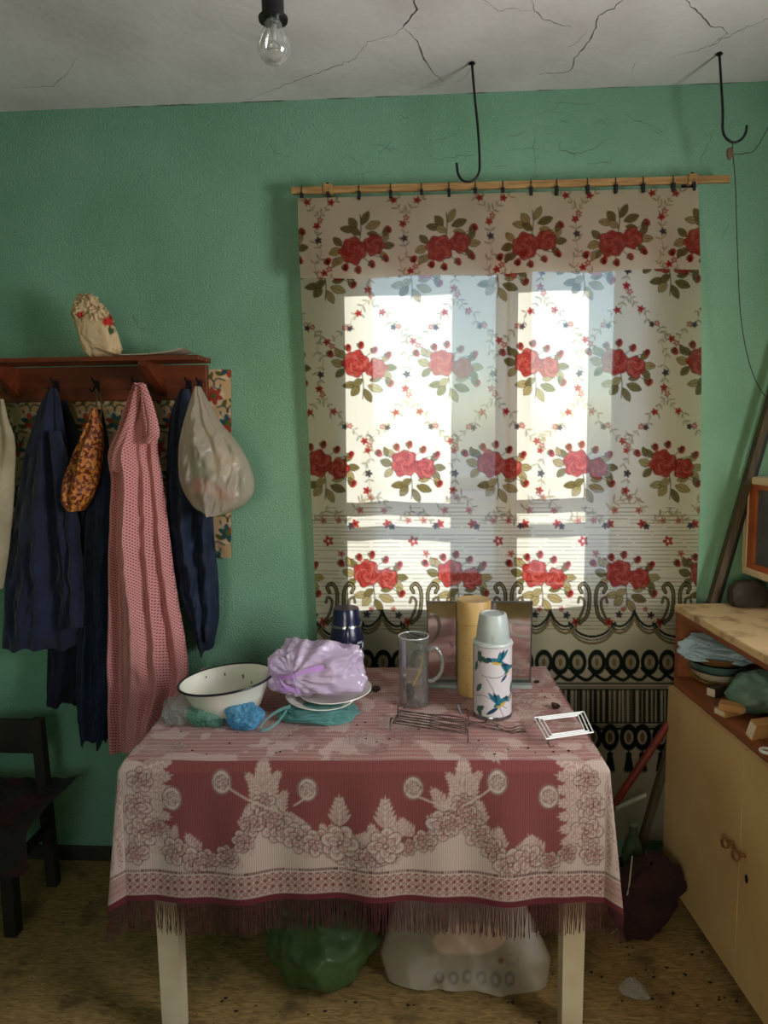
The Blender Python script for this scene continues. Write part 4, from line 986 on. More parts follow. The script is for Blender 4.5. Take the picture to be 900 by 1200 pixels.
MB().box(-.004, .004, -r * .90, -r * .80, hb + .016, hb + .030, .001).build('cup_catch', m_cup, bf)
MB().tube([(-r * 1.01, -.004, .01), (-r * 1.01, -.004, hb)], .0012, 6).build('seam', m_chrome, bf, True)

# wire rack
m_wire = mat('steel_wire', srgb(130, 124, 114), 0.3, metal=0.95, col2=srgb(84, 72, 60), scale=60)
m_wwire = mat('white_wire', srgb(232, 232, 228), 0.35, spec=0.5)
loc = np.array(on_table(502, 858))
A = AZ(460, 847, ZT + .022) - loc; B = AZ(546, 860, ZT + .022) - loc; C_ = AZ(547, 842, ZT + .022) - loc; D_ = AZ(468, 832, ZT + .022) - loc
wr = thing('wire_rack', 'low steel wire rack in front of the glass pitcher', 'wire rack', tuple(loc))
for k in range(9):
    t = k / 8; a, c = A + (D_ - A) * t, B + (C_ - B) * t; sag = .004 * math.sin(k * 2.1)
    MB().tube([a, a + (c - a) * .35 + [0, 0, sag], a + (c - a) * .7 + [0, 0, -sag * .6], c], .0015, 6).build('wire', m_wire, wr, True)
for a, c in ((A, D_), (B, C_), (A * .5 + B * .5, D_ * .5 + C_ * .5)):
    MB().tube([a + [0, 0, -.002], c + [0, 0, -.002]], .0015, 6).build('cross_wire', m_wire, wr, True)
for q, o_ in ((A, -.004), (B, .003), (C_, .003), (D_, -.003)):
    MB().tube(curve3([q + [0, 0, .010], q + [o_, 0, .012], q + [o_ * 1.5, 0, 0], [q[0] + o_ * 1.6, q[1] - .003, .006], [q[0] + o_, q[1] - .004, .0015]], 14), .0016, 6).build('leg', m_wire, wr, True)
tg = thing('wire_tongs', 'flat looped steel wire tongs lying in front of the bird flask', 'wire tongs', on_table(575, 856))
l0 = np.array(tg.location)
for dy_ in (-3, 3):
    pts = [AZ(x, y + dy_ * .6, ZT + .004) - l0 for x, y in ((545, 846), (560, 848), (580, 853), (600, 858 - dy_), (616, 856), (610, 852), (596, 855), (575, 850 + dy_ * .5), (550, 849))]
    MB().tube(curve3(pts, 40), .0011, 6).build('wire', m_wire, tg, True)
MB().tube([AZ(536, 826, ZT + .03) - l0, AZ(541, 838, ZT + .006) - l0], [.003, .002], 8).build('grip', mat('dull_blue', srgb(74, 82, 104), .5), tg, True)

wt = thing('wire_trivet', 'white coated wire trivet on the right end of the table', 'trivet', on_table(660, 862)); l0 = np.array(wt.location)
q = [AZ(x, y, ZT + .024) - l0 for x, y in ((626, 841), (684, 834), (695, 858), (640, 866))]
for i in range(4):
    a, c = q[i], q[(i + 1) % 4]; mid = sum(q) / 4
    for k in (0, .15, .30):
        MB().tube([a + (mid - a) * k, c + (mid - c) * k], .0019, 8).build('wire', m_wwire, wt, True)
for i in range(4):
    a = q[i] + (sum(q) / 4 - q[i]) * .1
    MB().tube(curve3([a, a + [0, -.002, -.010], [a[0] + .003, a[1] - .003, .004], [a[0] + .007, a[1] - .002, .0015]], 12), .0016, 6).build('leg', m_wire, wt, True)

# dark bits
m_nut = mat('walnut_brown', srgb(58, 30, 20), 0.6, col2=srgb(34, 18, 14), scale=60, bump=.5, bscale=120)
def half_shell(label, px, py, r_, seed, cat='nutshell'):
    o = MB().lathe([(r_, r_ * .9), (r_ * .96, r_ * .5), (r_ * .7, r_ * .15), (r_ * .3, 0), (0, 0)] , 20)
    o = MB().lathe([(0, 0), (r_ * .4, .001), (r_ * .8, r_ * .35), (r_, r_ * .85), (r_ * .9, r_ * .87), (r_ * .7, r_ * .42), (0, r_ * .15)], 22).build('nutshell', m_nut, None, True)
    o.location = on_table(px, py); o.rotation_euler = (.25, .1, seed); return tag(o, label, cat)
half_shell('dark brown half nutshell behind the white trivet', 650, 830, .013, 1)
def nugget(label, px, py, r_, seed): 
    o = blob('nut', (r_ * 1.35, r_, r_ * .7), m_nut, None, seed=seed, crumple=.2, nu=22, nv=16, floor=-r_ * .6); q = on_table(px, py); o.location = (q[0], q[1], ZT + r_ * .6); return tag(o, label, 'nut')
nugget('dark brown nut beside the dark blue flask', 440, 809, .010, 2)
nugget('small dark nut between the plates and the dark blue flask', 424, 816, .007, 5)
nugget('small dark nut at the foot of the mirror\'s right end', 629, 800, .006, 6)
rg = random.Random(21); b = MB()
for k in range(150):
    x = rg.choice((rg.uniform(420, 700), rg.uniform(200, 690))); y = rg.uniform(802, 888)
    q = AZ(x, y, ZT)
    d = Vector((q[0] - tc_[0], q[1] - tc_[1])); d.rotate(Matrix.Rotation(-TROT, 2))
    if abs(d.x) > HX - .02 or abs(d.y) > HY - .02: continue
    r_ = rg.choice((.0010, .0015, .0022, .0035))
    v = [(q[0] + r_ * rg.uniform(.6, 1.4) * a, q[1] + r_ * rg.uniform(.6, 1.4) * c, ZT - .001 + r_ * h) for a, c, h in ((1, 0, .1), (0, 1, .1), (-1, 0, .1), (0, -1, .1), (.2, .1, .9))]
    b.add(v, [(0, 1, 4), (1, 2, 4), (2, 3, 4), (3, 0, 4)])
tag(b.build('crumbs', m_nut), 'dark crumbs scattered over the tablecloth', 'crumbs', kind='stuff')

# ------------------------------------------------------------------ coat rack and what hangs there
m_rack = mat('rack_redbrown', srgb(116, 50, 20), 0.5, col2=srgb(86, 36, 14), scale=6, stretch=(.6, 6, 6), spec=.4)
xe = float(AY(244, 450, -.03)[0]); xs = -1.78
zs = float(AY(120, 424, -.20)[2]); zb1 = float(AY(120, 430, -.03)[2]); zb0 = float(AY(120, 470, -.03)[2])
rk = thing('coat_rack', 'red-brown wooden coat rack with a slatted top shelf on the green wall', 'coat rack', (xe, -.03, zb0))
RK = np.array(rk.location)
def rbox(name, x0, x1, y0, y1, z0, z1, m_=m_rack, ch=.002): return MB().box(x0 - RK[0], x1 - RK[0], y0 - RK[1], y1 - RK[1], z0 - RK[2], z1 - RK[2], ch).build(name, m_, rk)
rbox('back_board', xs, xe, -.045, -.022, zb0, zb1)
rbox('slat', xs, xe + .032, -.22, -.165, zs, zs + .014); rbox('slat', xs, xe + .032, -.145, -.095, zs, zs + .014)
rbox('batten', xs, xe - .01, -.022, -.0005, zb0 + .03, zb1 - .02)
for px_ in (183, 8):
    xb = float(AY(px_, 440, -.1)[0])
    poly = [(-.045, zb0 + .012), (-.045, zs), (-.21, zs), (-.21, zs - .012)]
    v = [(xb + s * .012 - RK[0], y - RK[1], z - RK[2]) for s in (-1, 1) for y, z in poly]
    MB().add(v, [(0, 1, 2, 3), (7, 6, 5, 4), (0, 4, 5, 1), (1, 5, 6, 2), (2, 6, 7, 3), (3, 7, 4, 0)]).build('bracket', m_rack, rk)
hookx = {}
for px_ in (12, 64, 112, 158, 220, 233):
    xh = float(AY(px_, 455, -.06)[0]); zh = float(AY(px_, 457, -.06)[2]); hookx[px_] = (xh, zh)
    lo = [(xh, -.045, zh + .015), (xh, -.06, zh + .012), (xh, -.078, zh - .002), (xh, -.092, zh - .006), (xh, -.100, zh + .004)]
    up = [(xh, -.045, zh + .018), (xh, -.065, zh + .022), (xh, -.085, zh + .038)]
    MB().tube(curve3(np.array(lo) - RK, 16), .0035, 7).tube(curve3(np.array(up) - RK, 10), .0032, 7).box(xh - .008 - RK[0], xh + .008 - RK[0], -.049 - RK[1], -.045 - RK[1], zh - .005 - RK[2], zh + .03 - RK[2]).build('hook', m_black, rk, True)

# wall cloth behind the coats
cv = Canvas(-40, 290, 420, 680, 0.6, srgb(196, 160, 118))
rg = random.Random(14); c1, c2, c3, c4 = srgb(40, 84, 84), srgb(170, 62, 42), srgb(86, 94, 40), srgb(222, 200, 170)
for i in range(10):
    for j in range(8):
        x, y = -30 + i * 33 + (16 if j % 2 else 0), 432 + j * 33
        cv.ellipse(x, y, 13, 13, 0, c4, .5)
        for k in range(6): a = k * 1.047 + .3; cv.leaf(x, y, 12, 6, a, rg.choice((c1, c2, c2)), srgb(50, 30, 24))
        cv.ellipse(x, y, 3, 3, 0, c3)
        for s in (-1, 1):
            cv.line(spline2([(x + s * 4, y + 14), (x + s * 13, y + 12), (x + s * 17, y + 20), (x + s * 11, y + 25), (x + s * 8, y + 19)], 16), 1.8, c1 if (i + j) % 2 else srgb(54, 44, 30)); cv.leaf(x + s * 15, y + 4, 10, 5, s * .8 + 1.2, c3, srgb(50, 30, 24))
V, U = np.meshgrid(np.arange(433, 660, 1.2), np.arange(-40, 271, 1.2), indexing='ij')
drop_ = np.where(U > 246, 0, 0)
Vb = V.copy(); cut = 655 - np.clip(270 - U, 0, 24) * 0.9 * 0; V2 = 433 + (V - 433) * (np.where(U > 240, 221 - np.clip((262 - U), 0, 30) * .25, 214) / 227)
Pm = project_grid(U, V2, -.006 - .004 * np.abs(np.sin(U / 23)) * np.clip((V - 470) / 80, 0, 1) - .012 * np.clip((U - 255) / 15, 0, 1) * np.clip((V - 600) / 50, 0, 1))
og = Pm[-1, 150].copy()
wc = grid('wall_hanging', Pm, attr_mat('wallcloth_print', .8, .2), None, col=cv.sample(U, V), origin=og); wc.location = tuple(og)
tag(wc, 'patterned tan wall cloth hanging behind the coats', 'wall hanging')

m_navyc = mat('navy_cloth', srgb(18, 26, 56), .85, col2=srgb(11, 17, 38), scale=10, bump=.3, bscale=300, sheen=.2)
m_navy2 = mat('navy_dark_cloth', srgb(11, 16, 34), .9, col2=srgb(7, 10, 22), scale=9, bump=.3, bscale=260)
m_blue2 = mat('petrol_blue_cloth', srgb(20, 34, 58), .75, col2=srgb(13, 22, 40), scale=8, bump=.25, bscale=260)
m_creamc = mat('cream_coat_cloth', srgb(178, 164, 136), .9, col2=srgb(150, 136, 108), scale=12, bump=.3, bscale=240)
garment('coat', [(468, -10, 4), (490, -30, 9), (512, -40, 16), (560, -44, 16), (620, -46, 12), (660, -46, 8), (692, -46, 2)], -.16, m_creamc, 'cream coat hanging at the far left end of the rack', 'coat', thick=.045, folds=3, seed=4)
jk = garment('jacket', [(455, 58, 66), (470, 49, 70), (495, 40, 74), (530, 30, 79), (580, 22, 86), (640, 12, 90), (700, 6, 92), (757, 3, 90)], -.115, m_navyc, 'navy blue work jacket hanging beside the cream coat', 'jacket', thick=.045, folds=4, amp=.014, seed=8, hem=.006, crinkle=.008, nt=140, nu=180)
def sleeve(jacket, rows, Y, m_, seed):
    o = garment('sleeve', rows, Y, m_, parent=jacket, thick=.024, folds=2, amp=.008, seed=seed, hem=.003, crinkle=.008, nt=80, nu=90, top_thick=.6); o.location = tuple(np.array(o.location) - np.array(jacket.location))
sleeve(jk, [(505, 58, 70), (540, 62, 80), (600, 69, 90), (660, 74, 96), (715, 77, 98), (735, 79, 97)], -.150, m_navyc, 5)
garment('coat', [(470, 60, 78), (520, 58, 96), (600, 58, 104), (700, 57, 102), (790, 56, 96), (823, 56, 90)], -.062, m_navy2, 'dark coat hanging longest behind the navy jacket', 'coat', thick=.03, folds=3, amp=.010, seed=12, hem=.008, crinkle=.008)
garment('coat', [(480, 106, 120), (510, 98, 126), (560, 96, 130), (640, 94, 132), (740, 92, 131), (820, 91, 130), (868, 96, 127)], -.10, m_blue2, 'dark blue long coat hanging between the net bag and the pink dress', 'coat', thick=.035, folds=4, amp=.011, seed=15, hem=.012, crinkle=.008, nt=140)
# pink dress with dark dots
rows = [(449, 157, 168), (462, 152, 173), (480, 145, 179), (505, 137, 184), (530, 127, 185), (560, 130, 190), (600, 129, 195), (650, 128, 201), (700, 128, 208), (760, 127, 218), (800, 127, 220), (840, 128, 206), (876, 131, 202)]
m_dress, nt, pb, out = new_mat('dotted_pink_cloth'); N, L = nt.nodes, nt.links
tc = N.new('ShaderNodeTexCoord'); mp = N.new('ShaderNodeMapping'); mp.inputs['Rotation'].default_value = (0, math.radians(45), 0); mp.inputs['Scale'].default_value = (150, 0, 150); L.new(tc.outputs['Object'], mp.inputs[0])
vo = N.new('ShaderNodeTexVoronoi'); vo.inputs['Scale'].default_value = 1.0; vo.inputs['Randomness'].default_value = 0.0; vo.voronoi_dimensions = '3D'; L.new(mp.outputs[0], vo.inputs['Vector'])
cr = N.new('ShaderNodeValToRGB'); cr.color_ramp.elements[0].position = .24; cr.color_ramp.elements[1].position = .36
cr.color_ramp.elements[0].color = (*srgb(112, 44, 56), 1); cr.color_ramp.elements[1].color = (*srgb(214, 146, 142), 1); L.new(vo.outputs['Distance'], cr.inputs[0]); L.new(cr.outputs[0], pb.inputs['Base Color']); pb.inputs['Roughness'].default_value = .85
dr = thing('dress', 'long pink dress with small dark dots hanging from the rack', 'dress', tuple(AY(178, 876, -.165)))
d0 = np.array(dr.location)
o = garment('skirt', rows, -.165, m_dress, parent=dr, thick=.055, folds=6, amp=.024, seed=21, hem=.010, nt=120, nu=200, crinkle=.005); o.location = tuple(np.array(o.location) - d0)
c = curve3([AY(160, 452, -.205), AY(150, 490, -.218), AY(135, 530, -.215), AY(133, 552, -.205)], 30) - d0; w = np.linspace(.012, .028, 30)[:, None]
MBs = np.stack([c + np.concatenate([-w * .8, .018 + 0 * w, 0 * w], 1), c + np.concatenate([0 * w, -.008 + 0 * w, 0 * w], 1), c + np.concatenate([w, .012 + 0 * w, -w * .3], 1)], 1); grid('strap', MBs, m_dress, dr)
c = curve3([AY(165, 450, -.205), AY(172, 475, -.222), AY(177, 505, -.226), AY(172, 520, -.215)], 30) - d0; w = np.linspace(.010, .026, 30)[:, None]
MBs = np.stack([c + np.concatenate([-w, .018 + 0 * w, 0 * w], 1), c + np.concatenate([0 * w, -.010 + 0 * w, 0 * w], 1), c + np.concatenate([w, .014 + 0 * w, 0 * w], 1)], 1); grid('strap', MBs, m_dress, dr)

jk = garment('jacket', [(456, 212, 222), (480, 202, 228), (520, 197, 236), (570, 196, 243), (620, 198, 249), (660, 203, 253), (700, 214, 256), (735, 226, 254), (760, 237, 249)], -.085, m_blue2, 'dark blue jacket hanging at the right end of the rack', 'jacket', thick=.05, folds=3, amp=.014, seed=30, hem=.006, crinkle=.012, nt=140, nu=180)
sleeve(jk, [(520, 222, 234), (570, 228, 246), (630, 232, 251), (690, 234, 256), (735, 237, 255), (748, 240, 252)], -.122, m_blue2, 9)
# net bag of onions
nb = thing('net_bag', 'orange net bag of onions hanging on a cord from the rack', 'net bag', tuple(AY(94, 598, -.15)))
n0 = np.array(nb.location)
m_net = mat('onion_net', srgb(190, 116, 46), .5, col2=srgb(96, 34, 16), scale=95, detail=2, lo=.45, hi=.55, bump=.8, bscale=70, bdist=.01)
o = garment('net', [(478, 108, 114), (500, 101, 120), (520, 92, 121), (545, 82, 119), (570, 75, 114), (588, 76, 106), (598, 84, 98)], -.15, m_net, parent=nb, thick=.042, folds=3, amp=.006, seed=40, hem=0, nu=90, nt=70, crinkle=.012); o.location = tuple(np.array(o.location) - n0)
m_cord = mat('hemp_cord', srgb(104, 76, 48), .9)
MB().tube(curve3([AY(112, 455, -.10) - n0, AY(114, 466, -.12) - n0, AY(111, 482, -.15) - n0], 12), .003, 6).tube(curve3([AY(112, 455, -.10) - n0, AY(119, 470, -.13) - n0, AY(118, 492, -.16) - n0], 12), .0025, 6).build('cord', m_cord, nb, True)
# white plastic carrier bag
cb = thing('carrier_bag', 'see-through white carrier bag with wrapped packets hanging at the rack end', 'plastic bag', tuple(AY(255, 602, -.17)))
n0 = np.array(cb.location)
m_carrier = plastic_film('film_carrier', srgb(214, 202, 184), .42, .22, .4)
o = garment('film', [(453, 229, 235), (470, 223, 244), (495, 216, 258), (520, 211, 278), (545, 210, 292), (568, 213, 298), (584, 221, 294), (596, 232, 280), (602, 244, 266)], -.17, m_carrier, parent=cb, thick=.07, folds=5, amp=.010, seed=50, hem=0, nu=180, nt=120, crinkle=.010); o.location = tuple(np.array(o.location) - n0)
m_pk = mat('packet_white', srgb(220, 204, 184), .5); m_pr = mat('packet_red', srgb(176, 62, 54), .5); m_pg = mat('packet_green', srgb(70, 128, 100), .5)
def pk(name, px, py, w, h, m_, rot):
    q = AY(px, py, -.185) - n0; o = MB().box(-w, w, -.018, .018, -h, h, .004).build(name, m_, cb); o.location = tuple(q); o.rotation_euler = (0.1, rot, .2); return o
pk('packet', 263, 542, .042, .034, m_pk, .55); pk('packet', 236, 570, .028, .022, m_pr, .2); pk('packet', 236, 548, .03, .02, m_pg, -.2); pk('packet', 262, 578, .036, .018, m_pr, .4)

# paper bag with printed roses and papers on the shelf
ztop = zs + .0142
pc = Canvas(-.12, .12, -.14, .14, .0015, srgb(206, 178, 138))
pc.rose(.030, .018, .013, srgb(196, 52, 44), srgb(110, 20, 20), seed=1); pc.rose(.038, .040, .011, srgb(150, 32, 34), srgb(80, 14, 16), seed=2)
for x, y, a in [(.045, .02, .5), (.05, .035, .2), (.035, .005, -1.2), (.05, .01, -.3), (.04, 0, -1.6)]: pc.leaf(x, y, .022, .011, a, srgb(60, 84, 52), srgb(30, 40, 28))
pc.rose(-.05, .04, .010, srgb(196, 52, 44), srgb(110, 20, 20), seed=4)
def sackshape(P, D):
    z = P[..., 2]; t = np.clip((z + .1) / .2, 0, 1)
    P[..., 0] = P[..., 0] * (1.05 - .25 * t) - .055 * t; P[..., 1] *= (1.0 - .45 * t); n = fbm(D * 7, 3, 3); P[..., 0] += np.where(t > .6, .010 * n, 0); P[..., 1] += np.where(t > .6, .008 * fbm(D * 8 + 4, 6, 2), 0)
    return P
q = AY(120, 416, -.145)
sk = blob('paper_sack', (.062, .040, .098), attr_mat('sack_print', .85, .2, bump=.4, bscale=40), None, seed=61, crumple=.10, freq=3.5, power=.8, floor=-.09, shape=sackshape, nu=110, nv=90, paint=lambda P: pc.sample(P[..., 0] + .012, P[..., 2]))
sk.location = (float(q[0]) + .012, -.145, ztop + .0915); tag(sk, 'crumpled cream sack printed with red roses on the rack shelf', 'sack')
m_paper = mat('old_paper', srgb(206, 190, 164), .8, col2=srgb(186, 164, 134), scale=8)
for lab, xa, xb, yb, tw, h, cu in (('folded pale paper at the foot of the sack on the shelf', 124, 170, -.13, .05, .02, .03), ('thin magazine lying at the right end of the rack shelf', 150, 221, -.15, .0, .006, .02)):
    a, c = float(AY(xa, 416, yb)[0]), float(AY(xb, 416, yb)[0]); s = np.linspace(0, 1, 24); y = np.linspace(-.06, .055, 6)
    zz = ztop + .002 + (cu * (1 - s) ** 2 + .008 * s ** 3 if tw else .004 + .016 * s ** 3)
    top = np.stack([np.repeat((a + (c - a) * s)[None], 6, 0), np.repeat((yb + y)[:, None], 24, 1), np.repeat(zz[None], 6, 0)], -1); bot = top.copy(); bot[..., 2] -= .002
    loop = np.concatenate([top, bot[::-1], top[:1]], 0); og = np.array([(a + c) / 2, yb, ztop])
    o = grid('paper', loop, m_paper, None, smooth=False, origin=og); o.location = tuple(og); tag(o, lab, 'paper')

# low chair at the left
m_chair = mat('chair_dark', srgb(44, 34, 24), .6, col2=srgb(30, 22, 16), scale=9, stretch=(1, 1, .3))
q1 = AZ(22, 1094, 0); q2 = AZ(58, 1036, 0)
xr_ = float((q1[0] + q2[0]) / 2); yf, yr = float(q1[1]), float(min(q2[1], -.05))
ch = thing('chair', 'low dark wooden chair by the green wall under the coats', 'chair', (xr_ - .17, (yf + yr) / 2, 0)); c0 = np.array(ch.location)
zseat = .335; ztop_ = float(AY(45, 842, yr)[2])
def cbx(name, x0, x1, y0, y1, z0, z1): return MB().box(x0 - c0[0], x1 - c0[0], y0 - c0[1], y1 - c0[1], z0, z1, .003).build(name, m_chair, ch)
cbx('leg', xr_ - .02, xr_ + .02, yf - .02, yf + .02, 0, zseat - .022); cbx('leg', xr_ - .36, xr_ - .32, yf - .02, yf + .02, 0, zseat - .022)
for xx in (xr_, xr_ - .34):
    a = np.array([xx, yr, 0]) - c0; bq = np.array([xx - .018, yr + .0, ztop_]) - c0
    MB().beam(a, bq, .034, .032, (0, 1, 0)).build('back_leg', m_chair, ch)
cbx('seat', xr_ - .38, xr_ + .035, yf - .04, yr - .018, zseat - .022, zseat)
cbx('back_rail', xr_ - .345, xr_ - .03, yr - .014, yr + .012, ztop_ - .115, ztop_ - .004)
cbx('stretcher', xr_ - .012, xr_ + .012, yf + .02, yr - .017, .20, .225)
# dark cloth on the seat
U_, V_ = np.meshgrid(np.linspace(-.27, .27, 80), np.linspace(-.24, .16, 60))
hxs, hys = .215, .17
px_o = np.maximum(np.abs(U_) - hxs, 0); py_o = np.maximum(-V_ - hys, 0)
Zc = zseat + .012 + .014 * (1 + fbm(np.stack([U_ * 16, V_ * 16, 0 * U_], -1), 2, 3)) - py_o * .95 - np.where(U_ < 0, px_o * .9, 0) + np.where(U_ > 0, px_o * .35 - .9 * py_o, 0)
Xc = np.clip(U_, -hxs - .01, 9) ; Yc = np.maximum(V_, -hys - .012 - .012 * np.sin(U_ * 40) * py_o * 8)
Pm = np.stack([xr_ - .165 + Xc, (yf + yr) / 2 - .01 + Yc, Zc], -1)
m_seatc = mat('seat_cloth_dark', srgb(34, 34, 30), .95, col2=srgb(58, 28, 26), scale=9, lo=.5, hi=.62, bump=.5, bscale=90)
og = np.array([xr_ - .165, (yf + yr) / 2, zseat]); o = grid('seat_cloth', Pm, m_seatc, None, origin=og); o.location = tuple(og); tag(o, 'dark rumpled cloth thrown over the low chair seat', 'cloth')

# ------------------------------------------------------------------ cabinet at the right
m_cabp = mat('cabinet_cream', srgb(198, 168, 116), .5, col2=srgb(182, 150, 98), scale=4, detail=6, bump=.1, bscale=30)
m_cabedge = mat('cabinet_pale_top', srgb(206, 174, 128), .55, col2=srgb(112, 80, 48), scale=16, detail=10, lo=.5, hi=.78)
m_cabwood = mat('cabinet_bare_wood', srgb(150, 88, 52), .6, col2=srgb(118, 64, 36), scale=5, stretch=(4, .5, 4))
P0 = AY(793, 708, -.115); zt = float(P0[2]); P1 = AZ(900, 768, zt)
ang = math.atan2(P1[0] - P0[0], -(P1[1] - P0[1]))          # run of the front towards the camera
cab = thing('cabinet', 'cream painted cabinet with open shelf above two doors beside the table', 'cabinet', (float(P0[0]), float(P0[1]), 0), ang)
CW, CD = 0.92, min(.42, 1.285 - float(P0[0]) - .92 * math.sin(ang))   # run towards the camera (-y), depth (+x)
zb_, zsh = .075, float(AX(800, 800, float(P0[0]))[2])
def kb(name, x0, x1, y0, y1, z0, z1, m_=m_cabp, ch=.002, par=None): return MB().box(x0, x1, y0, y1, z0, z1, ch).build(name, m_, par or cab)
kb('side_panel', .001, CD, -.018, 0, zb_, zt - .022, m_cabwood); kb('edge_strip', -.001, .001, -.0185, -.0005, zsh - .03, zt - .024, m_cabwood, 0); kb('edge_strip', -.002, .002, -CW + .018, -.018, zsh - .031, zsh - .001, m_cabwood, 0); kb('side_panel', 0, CD, -CW, -CW + .018, zb_, zt - .022)
kb('top', -.006, CD, -CW - .004, .004, zt - .022, zt, m_cabedge, .004)
kb('top_lipping', .002, .02, -CW + .018, -.018, zt - .040, zt - .022, m_cabwood)
kb('back_panel', CD - .008, CD, -CW + .018, -.018, zb_, zt - .022, m_cabwood)
kb('shelf', .0, CD - .008, -CW + .018, -.018, zsh - .03, zsh, m_cabwood)
kb('bottom', .02, CD - .008, -CW + .018, -.018, zb_, zb_ + .02)
kb('plinth', .05, CD - .01, -CW + .02, -.02, 0, zb_, mat('plinth_dark', srgb(40, 32, 22), .8))
dw = (CW - .007) / 2
m_knob = mat('knob_wood', srgb(132, 92, 54), .4, col2=srgb(96, 62, 34), scale=30)
for k in range(2):
    ya = -.001 - k * (dw + .005); yb = ya - dw
    d = kb('door', -.018, -.001, yb, ya, zb_ + .004, zsh - .034, m_cabp, 0)
    yk = yb + .028 if k == 0 else ya - .022; zk = float(AX(850, 972, float(P0[0]) + .02)[2]) - (.0 if k == 0 else .0)
    kn = MB().lathe([(0, 0), (.006, 0), (.006, .012), (.012, .018), (.014, .025), (.010, .031), (0, .033)], 20).build('knob', m_knob, d, True)
    kn.matrix_local = Matrix.Translation((-.018, yk, zk)) @ Matrix.Rotation(math.radians(-90), 4, 'Y')
    if k == 1:
        ke = MB().lathe([(0, 0), (.007, 0), (.007, .0012), (0, .0012)], 18).build('keyhole', m_black, d, True)
        ke.matrix_local = Matrix.Translation((-.018, yk - .012, zk - .055)) @ Matrix.Rotation(math.radians(-90), 4, 'Y') @ Matrix.Scale(1.6, 4, (1, 0, 0))
def in_cab(x, y, z): v = Matrix.Rotation(ang, 4, 'Z') @ Vector((x, y, z)); return (v.x + float(P0[0]), v.y + float(P0[1]), v.z)
def cabpt(px, py, x_in):   # photo point at depth x_in inside the open shelf
    return AX(px, py, float(P0[0]) + x_in)

# bowls and bags in the open shelf
zs_ = zsh + .0012
q = cabpt(836, 815, .105); bx_, by_ = float(q[0]), float(q[1]) - .022
cols = [('yellow', srgb(190, 160, 84), .078), ('white', srgb(206, 196, 176), .084), ('green-rimmed', srgb(96, 130, 118), .086), ('brown', srgb(150, 108, 66), .088)]
z_ = zs_
for i, (nm, c, rr) in enumerate(cols):
    h = .020 if i == 0 else .032
    o = MB().lathe([(0, 0), (rr * .6, 0), (rr * .8, h * .45), (rr, h), (rr * .97, h), (rr * .76, h * .5), (rr * .55, .004), (0, .004)], 44).build('bowl', mat('bowl_' + nm.replace('-', '_'), c, .35), None, True)
    o.location = (bx_, by_, z_); tag(o, ['yellow dish at the bottom of the bowl stack in the cabinet', 'white bowl second from the bottom of the stack in the cabinet', 'grey-green bowl third from the bottom of the stack in the cabinet', 'brown bowl at the top of the stack under the blue bag'][i], 'bowl', 'bowls stacked on the open shelf')
    z_ += .012 if i == 0 else .024
m_skyf = plastic_film('film_sky', srgb(204, 230, 240), .12, .2, .25)
z_ += .012
o = blob('plastic_bag', (.112, .098, .042), m_skyf, None, seed=71, crumple=.2, freq=1.5, power=.85, floor=-.020, facet=40, ridge=.07, nu=140, nv=100); o.location = (bx_ + .005, by_ - .005, z_ + .006); tag(o, 'pale blue plastic bag bunched on top of the bowl stack', 'plastic bag')
q = cabpt(880, 828, .10)
o = blob('plastic_bag', (.085, .075, .06), plastic_film('film_greenwhite', srgb(150, 190, 170), .35, .25, .4), None, seed=75, crumple=.12, freq=1.5, floor=-.055, facet=45, ridge=.06, nu=90, nv=60); o.location = (float(q[0]) + .02, float(q[1]), zs_ + .057); tag(o, 'green and clear plastic bag of something red on the cabinet shelf', 'plastic bag')
blob('contents', (.05, .045, .035), mat('red_contents', srgb(150, 52, 40), .6), o, (0, 0, -.015), seed=3, crumple=.1, floor=-.035, nu=30, nv=20)
m_card = mat('card_tan', srgb(190, 146, 86), .75, col2=srgb(164, 118, 64), scale=12); m_darkbox = mat('dark_box', srgb(52, 42, 28), .7)
def sbox(label, px, py, x_in, l, w, h, rot, m_=m_card, dz=0.0, tilt=0.0):
    q = cabpt(px, py, x_in); r_ = thing('small_box', label, 'box', (float(q[0]), float(q[1]), zs_ + dz), rot)
    MB().box(-l, l, -w, w, 0, h, .0008).build('sleeve', m_, r_); MB().box(-l - .0015, -l, -w * .88, w * .88, h * .1, h * .9).build('tray_end', m_paper, r_); MB().box(l, l + .0015, -w * .88, w * .88, h * .1, h * .9).build('tray_end', m_paper, r_)
    r_.rotation_euler = (tilt, 0, rot); return r_
sbox('small dark matchbox lying nearest the bowl stack', 838, 828, .055, .022, .014, .028, .6, m_darkbox)
sbox('tan matchbox lying under the other matchboxes at the shelf edge', 853, 842, .035, .030, .019, .017, .4)
sbox('tan matchbox lying on top at an angle', 858, 838, .040, .030, .019, .017, -.5, dz=.0175)
sbox('larger tan card box leaning at the right of the matchboxes', 893, 858, .060, .040, .012, .05, .3, m_card, tilt=.35)
q = cabpt(899, 866, .028)
o = MB().lathe([(.013 + .004 * math.cos(a), .004 + .004 * math.sin(a)) for a in np.linspace(0, 2 * math.pi, 11)[:-1]], 28, closed=True).build('plastic_ring', mat('white_ring', srgb(220, 220, 214), .35), None, True); o.location = (float(q[0]), float(q[1]), zs_); tag(o, 'small white plastic ring at the edge of the cabinet shelf', 'ring')

